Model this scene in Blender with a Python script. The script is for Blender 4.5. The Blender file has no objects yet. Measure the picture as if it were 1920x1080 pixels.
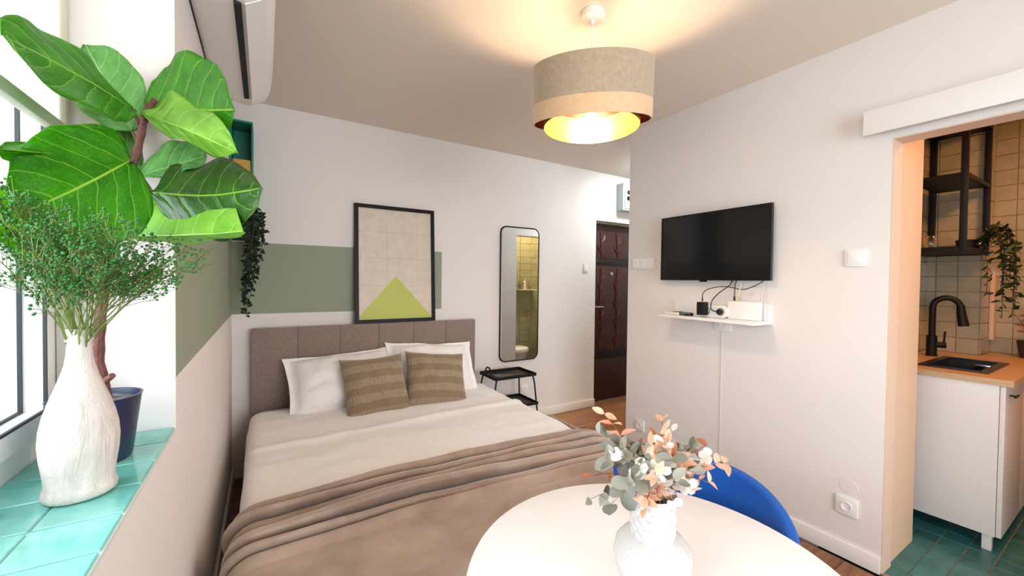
import bpy, bmesh, math, random
from mathutils import Vector, Matrix, noise
random.seed(7)
S = bpy.context.scene
COL = S.collection
PI = math.pi
R = math.radians

# ------------------------------------------------------------------ camera
FPX, YAW, PITCH, ROLL = 757.0, .5501, -.0183, .0117
CAM = Vector((0, 0, 1.341))
_F = Vector((math.sin(YAW)*math.cos(PITCH), math.cos(YAW)*math.cos(PITCH), math.sin(PITCH)))
_R0 = Vector((math.cos(YAW), -math.sin(YAW), 0)); _U0 = _R0.cross(_F)
_R = _R0*math.cos(ROLL) + _U0*math.sin(ROLL)
_U = -_R0*math.sin(ROLL) + _U0*math.cos(ROLL)
cam = bpy.data.cameras.new('camera'); camo = bpy.data.objects.new('camera', cam); COL.objects.link(camo)
camo.matrix_world = Matrix(((_R.x, _U.x, -_F.x, CAM.x), (_R.y, _U.y, -_F.y, CAM.y), (_R.z, _U.z, -_F.z, CAM.z), (0, 0, 0, 1)))
cam.sensor_width = 36; cam.lens = FPX*36/1920; cam.clip_start = .02; cam.clip_end = 60
S.camera = camo
def at(px, py, d):                       # the point at depth d along a pixel's direction
    return CAM + (_F + _R*((px-960)/FPX) + _U*((540-py)/FPX))*d

# ------------------------------------------------------------------ world, daylight, exposure
W = bpy.data.worlds.new('World'); S.world = W; W.use_nodes = True
W.node_tree.nodes['Background'].inputs[0].default_value = (.92, .96, 1, 1)
W.node_tree.nodes['Background'].inputs[1].default_value = 2.2
def area(name, loc, direction, sx, sy, energy, color, spread=180):
    l = bpy.data.lights.new(name, 'AREA'); l.shape = 'RECTANGLE'; l.size = sx; l.size_y = sy
    l.energy = energy; l.color = color; l.spread = R(spread)
    o = bpy.data.objects.new(name, l); COL.objects.link(o); o.location = loc
    o.rotation_euler = Vector(direction).to_track_quat('-Z', 'Y').to_euler(); return o
area('daylight_window', (-.95, .05, 2.0), (1, 0, -.42), 2.6, 1.9, 148, (.83, .915, 1))
area('added_fill_behind', (1.25, -2.15, 1.45), (0, 1, -.22), 1.9, 1.9, 112, (.835, .915, 1))  # added daylight fill, from a made-up window behind the camera
vs = S.view_settings
vs.view_transform = 'Standard'; vs.look = 'None'; vs.exposure = 0.0; vs.gamma = 1.0; vs.use_curve_mapping = False
S.cycles.use_denoising = True
S.cycles.max_bounces = 10; S.cycles.transparent_max_bounces = 16
S.cycles.sample_clamp_indirect = 8
S.cycles.caustics_reflective = False; S.cycles.caustics_refractive = False

# ------------------------------------------------------------------ dimensions of the place (metres)
D = 3.23       # back wall
CZ = 2.515     # ceiling
WX = 2.434     # television wall
LX = -.184     # window wall
HY = 2.227     # end of the television wall
JY = .674      # kitchen opening
SZ = .976      # window sill
FX = -.388     # window frame face

# ------------------------------------------------------------------ helpers
def lin(c):
    if isinstance(c, str):
        c = [int(c[i:i+2], 16)/255 for i in (0, 2, 4)]
    return tuple((x/12.92 if x <= .04045 else ((x+.055)/1.055)**2.4) for x in c[:3]) + (1,)
class N:                                  # tiny node-tree helper
    def __init__(s, name):
        s.m = bpy.data.materials.new(name); s.m.use_nodes = True
        s.t = s.m.node_tree; s.b = s.t.nodes['Principled BSDF']; s.out = s.t.nodes['Material Output']
    def n(s, typ, **kw):
        x = s.t.nodes.new(typ)
        for k, v in kw.items():
            if k in x.inputs.keys(): s.set(x.inputs[k], v)
            else: setattr(x, k, v)
        return x
    def set(s, sock, v):
        if isinstance(v, bpy.types.NodeSocket): s.t.links.new(v, sock)
        else: sock.default_value = v
    def math(s, op, a, b=None, c=None):
        x = s.t.nodes.new('ShaderNodeMath'); x.operation = op
        for i, v in enumerate((a, b, c)):
            if v is not None: s.set(x.inputs[i], v)
        return x.outputs[0]
    def mix(s, f, a, b, blend='MIX'):
        x = s.t.nodes.new('ShaderNodeMix'); x.data_type = 'RGBA'; x.blend_type = blend
        s.set(x.inputs[0], f); s.set(x.inputs[6], a); s.set(x.inputs[7], b); return x.outputs[2]
    def noise(s, scale, detail=3, vec=None, rough=.55, dist=0):
        x = s.t.nodes.new('ShaderNodeTexNoise'); x.inputs['Scale'].default_value = scale
        x.inputs['Detail'].default_value = detail; x.inputs['Roughness'].default_value = rough
        x.inputs['Distortion'].default_value = dist
        if vec is not None: s.t.links.new(vec, x.inputs['Vector'])
        return x.outputs[0]
    def coord(s, which='Object'): return s.t.nodes.new('ShaderNodeTexCoord').outputs[which]
    def pos(s): return s.t.nodes.new('ShaderNodeNewGeometry').outputs['Position']
    def xyz(s, v):
        x = s.t.nodes.new('ShaderNodeSeparateXYZ'); s.t.links.new(v, x.inputs[0]); return x.outputs
    def mapping(s, v, scale=(1, 1, 1)):
        x = s.t.nodes.new('ShaderNodeMapping'); s.t.links.new(v, x.inputs[0]); x.inputs['Scale'].default_value = scale; return x.outputs[0]
    def ramp(s, f, a, b):
        x = s.t.nodes.new('ShaderNodeMapRange'); s.set(x.inputs[0], f); x.inputs[1].default_value = a; x.inputs[2].default_value = b
        return x.outputs[0]
    def bump(s, h, strength, dist=.01):
        x = s.t.nodes.new('ShaderNodeBump'); x.inputs['Strength'].default_value = strength; x.inputs['Distance'].default_value = dist
        s.t.links.new(h, x.inputs['Height']); s.t.links.new(x.outputs[0], s.b.inputs['Normal'])
    def base(s, v): s.set(s.b.inputs['Base Color'], v)
    def rnd(s): return s.t.nodes.new('ShaderNodeObjectInfo').outputs['Random']
def mat(name, col, rough=.5, metal=0, var=0, vscale=6, bump=0, bscale=60, spec=None, coat=0, sheen=0, rnd=0):
    s = N(name); c = lin(col); b = s.b
    b.inputs['Roughness'].default_value = rough; b.inputs['Metallic'].default_value = metal
    if spec is not None: b.inputs['Specular IOR Level'].default_value = spec
    if coat: b.inputs['Coat Weight'].default_value = coat
    if sheen: b.inputs['Sheen Weight'].default_value = sheen
    out = c
    if var:
        d = tuple(x*(1-var) for x in c[:3]) + (1,)
        out = s.mix(s.ramp(s.noise(vscale, 4, s.coord()), .3, .7), d, c)
    if rnd:
        f = s.math('MULTIPLY_ADD', s.rnd(), rnd*2, 1-rnd)
        hsv = s.n('ShaderNodeHueSaturation', Value=f); s.set(hsv.inputs['Color'], out); out = hsv.outputs[0]
    s.base(out)
    if bump: s.bump(s.noise(bscale, 4, s.coord()), bump)
    return s.m
def emit(name, col, strength):
    s = N(name); s.base(lin(col)); s.b.inputs['Emission Color'].default_value = lin(col)
    s.b.inputs['Emission Strength'].default_value = strength; return s.m

ORG = {}
class MB:
    def __init__(s): s.v, s.f, s.uv = [], [], {}
    def add(s, vs, fs, uv=None):
        o = len(s.v); s.v += [Vector(v) for v in vs]; s.f += [tuple(i+o for i in f) for f in fs]
        if uv:
            for i, u in enumerate(uv): s.uv[o+i] = u
        return s
    def box(s, x0, x1, y0, y1, z0, z1, M=None):
        vs = [Vector((x, y, z)) for z in (z0, z1) for y in (y0, y1) for x in (x0, x1)]
        if M is not None: vs = [M @ v for v in vs]
        return s.add(vs, [(0, 2, 3, 1), (4, 5, 7, 6), (0, 1, 5, 4), (2, 6, 7, 3), (0, 4, 6, 2), (1, 3, 7, 5)])
    def tube(s, pts, r, n=8, cap=True, flat=None, closed=False):
        pts = [Vector(p) for p in pts]; m = len(pts); rs = r if isinstance(r, (list, tuple)) else [r]*m
        vs, fs = [], []; prev = None
        for i, p in enumerate(pts):
            a = pts[(i-1) % m] if (closed or i > 0) else p; b = pts[(i+1) % m] if (closed or i < m-1) else p
            t = (b-a).normalized()
            if prev is None:
                u = t.orthogonal().normalized() if flat is None else (Vector(flat) - t*Vector(flat).dot(t)).normalized()
            else: u = (prev - t*prev.dot(t)).normalized()
            prev = u; w = t.cross(u)
            for k in range(n):
                an = 2*PI*k/n; vs.append(p + (u*math.cos(an) + w*math.sin(an))*rs[i])
        rng = m if closed else m-1
        for i in range(rng):
            for k in range(n):
                j = (i+1) % m
                fs.append((i*n+k, i*n+(k+1) % n, j*n+(k+1) % n, j*n+k))
        if cap and not closed:
            fs.append(tuple(range(n))[::-1]); fs.append(tuple((m-1)*n+k for k in range(n)))
        return s.add(vs, fs)
    def lathe(s, prof, n=32, c=(0, 0, 0), M=None, deform=None, cap=True):
        if prof[0] == prof[-1]: cap = False
        vs, fs = [], []; c = Vector(c)
        for r, z in prof:
            for k in range(n):
                a = 2*PI*k/n; v = Vector((r*math.cos(a), r*math.sin(a), z))
                if deform: v = deform(v, a)
                vs.append((M @ v if M is not None else v) + c)
        m = len(prof)
        for i in range(m-1):
            for k in range(n): fs.append((i*n+k, i*n+(k+1) % n, (i+1)*n+(k+1) % n, (i+1)*n+k))
        if cap and prof[0][0] > 1e-6: fs.append(tuple(range(n))[::-1])
        if cap and prof[-1][0] > 1e-6: fs.append(tuple((m-1)*n+k for k in range(n)))
        return s.add(vs, fs)
    def grid(s, fn, nu, nv, closed_v=False):
        vs, uv, fs = [], [], []
        for i in range(nu+1):
            for j in range(nv+1):
                u, v = i/nu, j/nv; vs.append(fn(u, v)); uv.append((u, v))
        for i in range(nu):
            for j in range(nv): fs.append((i*(nv+1)+j, (i+1)*(nv+1)+j, (i+1)*(nv+1)+j+1, i*(nv+1)+j+1))
        return s.add(vs, fs, uv)
    def prism(s, outline, z0, z1, M=None):        # 2-D outline extruded along z
        n = len(outline); vs = [Vector((x, y, z)) for z in (z0, z1) for x, y in outline]
        if M is not None: vs = [M @ v for v in vs]
        return s.add(vs, [tuple(range(n))[::-1], tuple(range(n, 2*n))] + [(i, (i+1) % n, n+(i+1) % n, n+i) for i in range(n)])
    def mesh(s, name, m, off=Vector((0, 0, 0)), bevel=0, seg=2, smooth=None, weld=False):
        me = bpy.data.meshes.new(name)
        me.from_pydata([v-off for v in s.v], [], s.f)
        if s.uv:
            l = me.uv_layers.new(name='UVMap')
            for lp in me.loops: l.data[lp.index].uv = s.uv.get(lp.vertex_index, (0, 0))
        bm = bmesh.new(); bm.from_mesh(me)
        if weld: bmesh.ops.remove_doubles(bm, verts=bm.verts, dist=1e-5)
        if bevel: bmesh.ops.bevel(bm, geom=list(bm.edges), offset=bevel, segments=seg, affect='EDGES', profile=.6, clamp_overlap=True)
        if not s.uv or bevel: bmesh.ops.recalc_face_normals(bm, faces=bm.faces)
        bm.to_mesh(me); bm.free()
        if smooth is None: smooth = 35
        if smooth:
            me.shade_smooth(); me.set_sharp_from_angle(angle=R(smooth))
        me.materials.append(m); return me
    def build(s, name, m, parent=None, bevel=0, seg=2, smooth=None, weld=False, solid=0):
        if parent is None:
            xs = [v.x for v in s.v]; ys = [v.y for v in s.v]; zs = [v.z for v in s.v]
            off = Vector(((min(xs)+max(xs))/2, (min(ys)+max(ys))/2, min(zs)))
        else: off = ORG[parent]
        me = s.mesh(name, m, off, bevel, seg, smooth, weld)
        o = bpy.data.objects.new(name, me); COL.objects.link(o)
        if parent is None: o.location = off
        else: o.parent = parent
        ORG[o] = off
        if solid:
            md = o.modifiers.new('thickness', 'SOLIDIFY'); md.thickness = solid; md.offset = 0
        return o
def tag(o, label=None, cat=None, group=None, kind=None):
    if label: o['label'] = label
    if cat: o['category'] = cat
    if group: o['group'] = group
    if kind: o['kind'] = kind
    return o
def thing(name, loc, label, cat, group=None, kind=None):
    o = bpy.data.objects.new(name, None); COL.objects.link(o); o.location = Vector(loc); o.empty_display_size = .05
    ORG[o] = Vector(loc); return tag(o, label, cat, group, kind)
def inst(name, me, parent, loc, rot=None, scale=None):
    o = bpy.data.objects.new(name, me); COL.objects.link(o); o.parent = parent
    o.location = Vector(loc) - (ORG[parent] if parent else Vector((0, 0, 0)))
    if rot is not None: o.rotation_euler = rot
    if scale is not None: o.scale = scale
    return o
def B(x0, x1, y0, y1, z0, z1): return MB().box(x0, x1, y0, y1, z0, z1)
def bez(a, b, c, n=10): return [(a*(1-t)**2 + b*2*t*(1-t) + c*t*t) for t in [i/n for i in range(n+1)]]
def catmull(P, n=6):
    P = [Vector(p) for p in P]; out = []
    for i in range(len(P)-1):
        p0 = P[max(i-1, 0)]; p1 = P[i]; p2 = P[i+1]; p3 = P[min(i+2, len(P)-1)]
        for k in range(n):
            t = k/n; out.append(.5*((2*p1)+(p2-p0)*t+(2*p0-5*p1+4*p2-p3)*t*t+(3*p1-p0-3*p2+p3)*t**3))
    return out + [P[-1]]
def rrect(w, h, r, n=6):
    o = []
    for cx, cy, a0 in ((w/2-r, h/2-r, 0), (-w/2+r, h/2-r, 90), (-w/2+r, -h/2+r, 180), (w/2-r, -h/2+r, 270)):
        for k in range(n+1):
            a = R(a0+90*k/n); o.append((cx+r*math.cos(a), cy+r*math.sin(a)))
    return o
def T(loc, rx=0, ry=0, rz=0): return Matrix.Translation(loc) @ Matrix.Rotation(rz, 4, 'Z') @ Matrix.Rotation(ry, 4, 'Y') @ Matrix.Rotation(rx, 4, 'X')

# ------------------------------------------------------------------ materials
def wall_paint(name, stripe):
    s = N(name); b = s.b; b.inputs['Roughness'].default_value = .75; b.inputs['Specular IOR Level'].default_value = .25
    white = lin('e6dfda'); sage = lin('949c86')
    p = s.xyz(s.pos()); z = p[2]
    if stripe:
        f = s.math('MULTIPLY', s.math('GREATER_THAN', z, 1.096), s.math('LESS_THAN', z, 1.577))
        f = s.math('MULTIPLY', f, s.math('LESS_THAN', p[0], 1.28))
        f = s.math('MULTIPLY', f, s.math('GREATER_THAN', p[0], LX-.004))
        f = s.math('MULTIPLY', f, s.math('GREATER_THAN', p[1], 1.2605))
        s.base(s.mix(f, white, sage))
    else: s.base(white)
    s.bump(s.noise(35, 4, s.pos()), .08, .004); return s.m
m_stripe = wall_paint('wall_paint_with_sage_stripe', True)
m_wall = wall_paint('white_wall_paint', False)
m_ceil = mat('ceiling_paint', 'e6dacd', .85, bump=.05, bscale=30, spec=.2)
m_white = mat('white_lacquer', 'eeebe7', .35)
m_whitem = mat('white_matt', 'ebe7e2', .55)
m_plastic = mat('white_plastic', 'ece9e6', .3)
m_trim = mat('white_skirting', 'e9e3dc', .4)
m_black = mat('black_metal', '0c0a09', .5, bump=.05, spec=.35)
m_blackg = mat('black_gloss_plastic', '0c0b0b', .25)
m_chrome = mat('chrome', 'c9c9c9', .18, 1)
m_alu = mat('aluminium_strip', 'b9aa98', .38, .8)
def wood(name, a, b_, axis='X', rough=.42):
    s = N(name); s.b.inputs['Roughness'].default_value = rough
    sc = (1.2, 14, 14) if axis == 'X' else (14, 1.2, 14)
    off = s.n('ShaderNodeVectorMath', operation='ADD'); s.t.links.new(s.coord(), off.inputs[0])
    cm = s.n('ShaderNodeCombineXYZ'); s.set(cm.inputs[0], s.math('MULTIPLY', s.rnd(), 37.)); s.set(cm.inputs[1], s.math('MULTIPLY', s.rnd(), 11.))
    s.t.links.new(cm.outputs[0], off.inputs[1])
    g = s.noise(2.4, 6, s.mapping(off.outputs[0], sc), .62, 1.2)
    c = s.mix(s.ramp(g, .32, .68), lin(a), lin(b_))
    hsv = s.n('ShaderNodeHueSaturation', Value=s.math('MULTIPLY_ADD', s.rnd(), .35, .82)); s.set(hsv.inputs['Color'], c)
    s.base(hsv.outputs[0]); s.bump(g, .06, .003); return s.m
m_floor = wood('oak_laminate', '6b4128', 'a8734a')
m_counter = wood('birch_worktop', 'cfa674', 'e4c59c', 'Y', .4)
m_dark = mat('dark_underlay', '2a211b', .8)
m_grout = mat('grey_grout', 'a39c90', .9, bump=.2, bscale=200)
m_groutf = mat('floor_grout', 'a99b86', .9)
def tile_mat(name, a, b_, rough=.18, rv=.25):
    s = N(name); s.b.inputs['Roughness'].default_value = rough
    g = s.noise(9, 4, s.pos(), .6, .6)
    c = s.mix(s.ramp(g, .3, .7), lin(a), lin(b_))
    hsv = s.n('ShaderNodeHueSaturation', Value=s.math('MULTIPLY_ADD', s.rnd(), rv, 1-rv/2)); s.set(hsv.inputs['Color'], c)
    s.base(hsv.outputs[0]); s.bump(s.noise(14, 3, s.pos()), .05, .004); return s.m
m_tile_sill = tile_mat('turquoise_glazed_tile', '5dbdb2', '97d8d0', .14, .3)
m_tile_floor = tile_mat('teal_glazed_floor_tile', '265c60', '407876', .28, .35)
m_tile_kit = tile_mat('sage_cream_wall_tile', 'a9aa93', 'bdb9a2', .16, .12)
m_tile_bath = tile_mat('olive_wall_tile', '8f9478', 'a6a88c', .14, .15)

# ------------------------------------------------------------------ the room shell
def structure(o, label, cat): return tag(o, label, cat, kind='structure')
fl = structure(B(LX-.02, 4.5, -1.9, D+.25, -.12, -.014).build('floor', m_dark), 'brown oak laminate floor of the bedroom and hallway', 'floor')
# planks (long side along x), 300 at most
pm = {}
def plank(x0, x1, y0, y1):
    key = (round(x1-x0, 3), round(y1-y0, 3))
    if key not in pm:
        w, h = x1-x0, y1-y0
        pm[key] = MB().box(-w/2+.0009, w/2-.0009, -h/2+.0009, h/2-.0009, -.013, 0).mesh('plank', m_floor, bevel=.0012, seg=1, smooth=0)
    inst('plank', pm[key], fl, ((x0+x1)/2, (y0+y1)/2, 0))
def plank_field(X0, X1, Y0, Y1, w=.192, L=1.28):
    y = Y0; r = 0
    while y < Y1-.01:
        y1 = min(y+w, Y1); x = X0 - (r*.46 % 1)*L
        while x < X1-.01:
            a, b_ = max(x, X0), min(x+L, X1)
            if b_-a > .03: plank(a, b_, y, y1)
            x += L
        y = y1; r += 1
plank_field(LX, WX-.03, -1.89, D)
plank_field(WX+.012, 4.3, HY, D+.1)
structure(B(WX-.032, WX+.014, HY-.02, D, -.01, .006).build('trim_1', m_alu, bevel=.003), 'pale metal threshold strip between bedroom floor and hallway floor', 'threshold')

ce = structure(B(-.5, 4.6, -1.9, D+.25, CZ, CZ+.1).build('ceiling', m_ceil), 'plain off white ceiling above the bed', 'ceiling')

NY0, NY1, NZ1 = -1.35, 1.26, 2.34        # window niche in the left wall
w = MB()
w.box(-.46, LX, -1.9, D+.2, -.1, SZ-.012)
w.box(-.46, LX, NY1, D+.2, SZ-.012, CZ)
w.box(-.46, LX, -1.9, NY0, SZ-.012, CZ)
w.box(-.46, LX, NY0, NY1, NZ1, CZ)
structure(w.build('wall_left', m_stripe, smooth=0), 'left white wall with sage green band and deep window niche', 'wall')
DX0, DX1, DZ = 3.03, 3.93, 2.0           # front door opening
w = MB()
w.box(LX, DX0, D, D+.2, -.1, CZ).box(DX1, 4.5, D, D+.2, -.1, CZ).box(DX0, DX1, D, D+.2, DZ, CZ)
structure(w.build('wall_back', m_stripe, smooth=0), 'back white wall with sage green band behind the headboard', 'wall')
w = MB()
w.box(WX, WX+.115, JY, HY, -.1, CZ).box(WX, WX+.115, -.62, JY, 2.008, CZ).box(WX, WX+.115, -1.9, -.62, -.1, CZ)
structure(w.build('wall_right', m_wall, smooth=0), 'white wall that carries the television beside the kitchen opening', 'wall')
BX0, BX1, BZ = 2.64, 3.36, 1.9           # bathroom doorway
w = MB()
w.box(WX+.115, BX0, HY-.1, HY, -.1, CZ).box(BX1, 4.3, HY-.1, HY, -.1, CZ).box(BX0, BX1, HY-.1, HY, BZ, CZ)
w.box(4.3, 4.4, HY-.1, D+.2, -.1, CZ)
structure(w.build('wall_hall', m_wall, smooth=0), 'white hallway wall with the lit bathroom doorway seen in the mirror', 'wall')
w = MB()
w.box(-.46, .3, -2.0, -1.9, -.1, CZ).box(2.2, WX+.115, -2.0, -1.9, -.1, CZ).box(.3, 2.2, -2.0, -1.9, -.1, .45).box(.3, 2.2, -2.0, -1.9, 2.35, CZ)  # window opening added in the unseen wall to admit the fill light
structure(w.build('wall_front', m_wall, smooth=0), 'white wall with an added window opening behind the viewer', 'wall')
# kitchen shell
w = MB()
w.box(WX+.115, 2.9, JY+.006, JY+.1, -.1, CZ).box(2.8, 2.9, JY+.1, .92, -.1, CZ)
m_kwall = mat('kitchen_wall_paint', 'd8bd9f', .6, bump=.05)
structure(w.build('wall_kitchen', m_kwall, smooth=0), 'painted kitchen side wall just inside the opening', 'wall')
KX, KF, KY, KS = 4.06, 4.35, .92, .66     # tiled pier face, far wall, rear wall, pier side
w = MB()
w.box(2.9, KX, KY, KY+.1, -.1, CZ).box(KX, KF+.1, KS, KY+.1, -.1, CZ).box(KF, KF+.1, -1.2, KS, -.1, CZ)
kt = structure(w.build('wall_kitchen_tiled', m_grout, smooth=0), 'kitchen walls and pier covered with small sage cream tiles', 'wall')
structure(B(WX+.115, KF+.1, -1.3, -1.2, -.1, CZ).build('wall_kitchen_front', m_kwall), 'plain kitchen wall out of view', 'wall')
m_case = mat('beige_opening_lining', 'dcc3ac', .55)
c_ = MB().box(WX+.001, WX+.114, JY-.005, JY-.0003, 0, 2.0075).box(WX+.001, WX+.114, -.615, JY-.005, 2.0028, 2.0077)
structure(c_.build('trim_4', m_case, smooth=0), 'beige lining of the kitchen opening', 'lining')
TS = .105
tm = MB().box(-TS/2+.0016, TS/2-.0016, -.007, 0, -TS/2+.0016, TS/2-.0016).mesh('tile', m_tile_kit, bevel=.0018, seg=1, smooth=0)
def narrow(wd): return MB().box(-wd/2+.0016, wd/2-.0016, -.007, 0, -TS/2+.0016, TS/2-.0016).mesh('tile', m_tile_kit, bevel=.0018, seg=1, smooth=0)
def tile_run(axis, fixed, a0, a1, z0, z1, rot):
    nar = {}
    z = z0 + TS/2
    while z < z1:
        a = a0
        while (a1-a)*(1 if a1 > a0 else -1) > .012:
            sg = 1 if a1 > a0 else -1
            wd = min(TS, abs(a1-a)); mid = a + sg*wd/2
            key = round(wd, 3)
            if key not in nar: nar[key] = tm if wd > TS-.001 else narrow(wd)
            me = nar[key]
            loc = (fixed, mid, z) if axis == 'Y' else (mid, fixed, z)
            inst('tile', me, kt, loc, (0, 0, rot)); a += sg*wd
        z += TS
tile_run('Y', KX, KS, KY, .88, 2.45, -PI/2)         # pier face
tile_run('X', KS, KX, KF, .88, 2.45, 0)             # pier side
tile_run('Y', KF, KS, -.2, .88, 2.45, -PI/2)         # far wall
tile_run('X', KY, KX, 3.6, .88, 2.45, 0)            # rear wall
# kitchen floor
kf = structure(B(WX+.0, KF, -1.2, KY, -.12, -.006).build('floor', m_groutf), 'teal tiled floor of the small kitchen', 'floor')
fm = MB().box(-.0525+.002, .0525-.002, -.0525+.002, .0525-.002, -.008, 0).mesh('tile', m_tile_floor, bevel=.0022, seg=1, smooth=0)
for i in range(18):
    for j in range(14):
        x = WX+.02+.0525+i*.105; y = .858-.0525-.003-j*.0978+.0525
        o = inst('tile', fm, kf, (x, y, 0)); o.scale = (1, .931, 1)
structure(B(WX-.004, WX+.016, -.6, JY-.002, -.01, .005).build('trim_2', m_alu, bevel=.002), 'thin metal floor edge at the kitchen opening', 'threshold')
# bathroom shell (seen through the mirror)
w = MB()
w.box(2.55, 3.9, 1.2, 1.3, -.1, CZ).box(2.549, 2.6, 1.3, HY-.1, -.1, CZ).box(3.8, 3.9, 1.3, HY-.1, -.1, CZ)
bt = structure(w.build('wall_bathroom', m_grout, smooth=0), 'tiled bathroom walls reflected in the tall mirror', 'wall')
bm_ = MB().box(-.1+.002, .1-.002, 0, .007, -.05+.002, .05-.002).mesh('tile', m_tile_bath, bevel=.0018, seg=1, smooth=0)
for i in range(5):
    for j in range(22):
        inst('tile', bm_, bt, (2.98+i*.2, 1.3, .05+j*.1))
structure(B(2.6, 3.8, 1.3, HY-.1, -.1, .002).build('floor', mat('bathroom_floor_tile', '3a3c34', .25)), 'dark bathroom floor reflected in the tall mirror', 'floor')

BH = .079
def skirting(name, x0, x1, y0, y1, label):
    structure(B(x0, x1, y0, y1, 0, BH).build(name, m_trim, bevel=.004), label, 'skirting')
skirting('baseboard_left', LX, LX+.014, -1.89, D, 'white skirting board along the window wall beside the bed')
skirting('baseboard_back', LX+.014, DX0+.004, D-.014, D, 'white skirting board along the headboard wall')
skirting('baseboard_right', WX-.014, WX, JY, HY+.012, 'white skirting board under the television wall')

# ------------------------------------------------------------------ window
def glass_mat(name):
    s = N(name); t = s.n('ShaderNodeBsdfTransparent'); g = s.n('ShaderNodeBsdfGlossy'); g.inputs['Roughness'].default_value = .02
    fr = s.n('ShaderNodeFresnel'); fr.inputs[0].default_value = 1.45
    mx = s.n('ShaderNodeMixShader'); s.set(mx.inputs[0], s.math('MULTIPLY', fr.outputs[0], .6)); s.t.links.new(t.outputs[0], mx.inputs[1]); s.t.links.new(g.outputs[0], mx.inputs[2])
    s.t.links.new(mx.outputs[0], s.out.inputs[0]); return s.m
m_glass = glass_mat('window_glass')
m_upvc = mat('white_window_frame', 'eeecea', .28)
m_gasket = mat('black_window_gasket', '2b3236', .6)
wn = structure(thing('window_1', (FX-.03, 0, SZ), None, None), 'white framed window above the turquoise sill, bright sky outside', 'window')
fr = MB(); x0, x1 = FX-.07, FX
fr.box(x0, x1, NY0, NY1, SZ-.011, SZ+.05).box(x0, x1, NY0, NY1, NZ1-.05, NZ1)
fr.box(x0, x1, NY1-.022, NY1, SZ+.05, NZ1-.05).box(x0, x1, NY0, NY0+.03, SZ+.05, NZ1-.05)
fr.build('frame', m_upvc, wn)
s0, s1 = FX-.055, FX+.012
YA, YB, YC = NY0+.03, -.02, NY1-.022
for ya, yb in ((YA, YB), (YB, YC)):
    ss = MB()
    ss.box(s0, s1, ya, yb, SZ+.05, SZ+.091).box(s0, s1, ya, yb, NZ1-.11, NZ1-.05)
    ss.box(s0, s1, ya, ya+.052, SZ+.091, NZ1-.11).box(s0, s1, yb-.052, yb, SZ+.091, NZ1-.11)
    so = ss.build('sash', m_upvc, wn)
    a, b_, c, d_ = ya+.052, yb-.052, SZ+.091, NZ1-.11
    gk = MB()
    for g0, g1 in ((s1-.004, s1+.001), (s0+.028, s0+.034)):
        gk.box(g0, g1, a, b_, c-.001, c+.004).box(g0, g1, b_-.004, b_+.001, c+.004, d_).box(g0, g1, a-.001, a+.004, c+.004, d_)
    gk.build('gasket', m_gasket, so)
    B(s0+.024, s0+.028, a, b_, c, d_).build('pane', m_glass, so)
wn2 = structure(thing('window_added', (1.25, -1.95, .45), None, None), 'white framed window added behind the viewer for fill light', 'window')  # made-up window, added to carry the fill light from behind
fr = MB(); fr.box(.3, 2.2, -1.98, -1.92, .45, .52).box(.3, 2.2, -1.98, -1.92, 2.28, 2.35).box(.3, .37, -1.98, -1.92, .52, 2.28).box(2.13, 2.2, -1.98, -1.92, .52, 2.28).box(1.215, 1.285, -1.98, -1.92, .52, 2.28)
fr.build('frame', m_upvc, wn2)  # frame of the added window
for xa, xb in ((.37, 1.215), (1.285, 2.13)): B(xa, xb, -1.955, -1.95, .52, 2.28).build('pane', m_glass, wn2)  # panes of the added window
# roller blind
s = N('blind_fabric'); s.base(lin('f3f1ea')); s.b.inputs['Roughness'].default_value = .8
tr = s.n('ShaderNodeBsdfTranslucent'); tr.inputs[0].default_value = lin('fbf8ee')
mx = s.n('ShaderNodeMixShader'); mx.inputs[0].default_value = .65; s.t.links.new(s.b.outputs[0], mx.inputs[1]); s.t.links.new(tr.outputs[0], mx.inputs[2]); s.t.links.new(mx.outputs[0], s.out.inputs[0])
m_blind = s.m
bl = thing('roller_blind', (FX+.03, .6, 1.62), 'cream roller blind half lowered over the window', 'blind')
B(FX+.030, FX+.032, -1.3, 1.222, 1.65, 2.26).build('fabric', m_blind, bl)
B(FX+.022, FX+.040, -1.3, 1.222, 1.628, 1.652).build('bottom_rail', mat('cream_rail', 'd9d3c3', .45), bl, bevel=.003)
B(FX+.012, FX+.075, -1.32, 1.235, 2.255, 2.335).build('cassette', m_upvc, bl, bevel=.01)
B(FX+.013, FX+.028, 1.225, 1.258, SZ+.002, 2.255).build('side_guide', mat('cream_guide', 'd6d0c2', .5), bl, bevel=.003)
# tiled sill
sl = structure(B(FX, LX+.0, NY0, NY1, SZ-.0119, SZ-.0035).build('window_sill', mat('white_sill_grout', 'cfd8d2', .8)), 'window sill laid with turquoise glazed tiles under the plants', 'sill')
sx = .1012
sm = MB().box(-sx/2+.0013, sx/2-.0013, -.0518+.0013, .0518-.0013, -.006, 0).mesh('tile', m_tile_sill, bevel=.0016, seg=1, smooth=0)
y = NY1-.0525
while y > -.5:
    for xx in (LX-.001-sx/2, LX-.001-sx*1.5): inst('tile', sm, sl, (xx, y, SZ))
    y -= .1049

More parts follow.
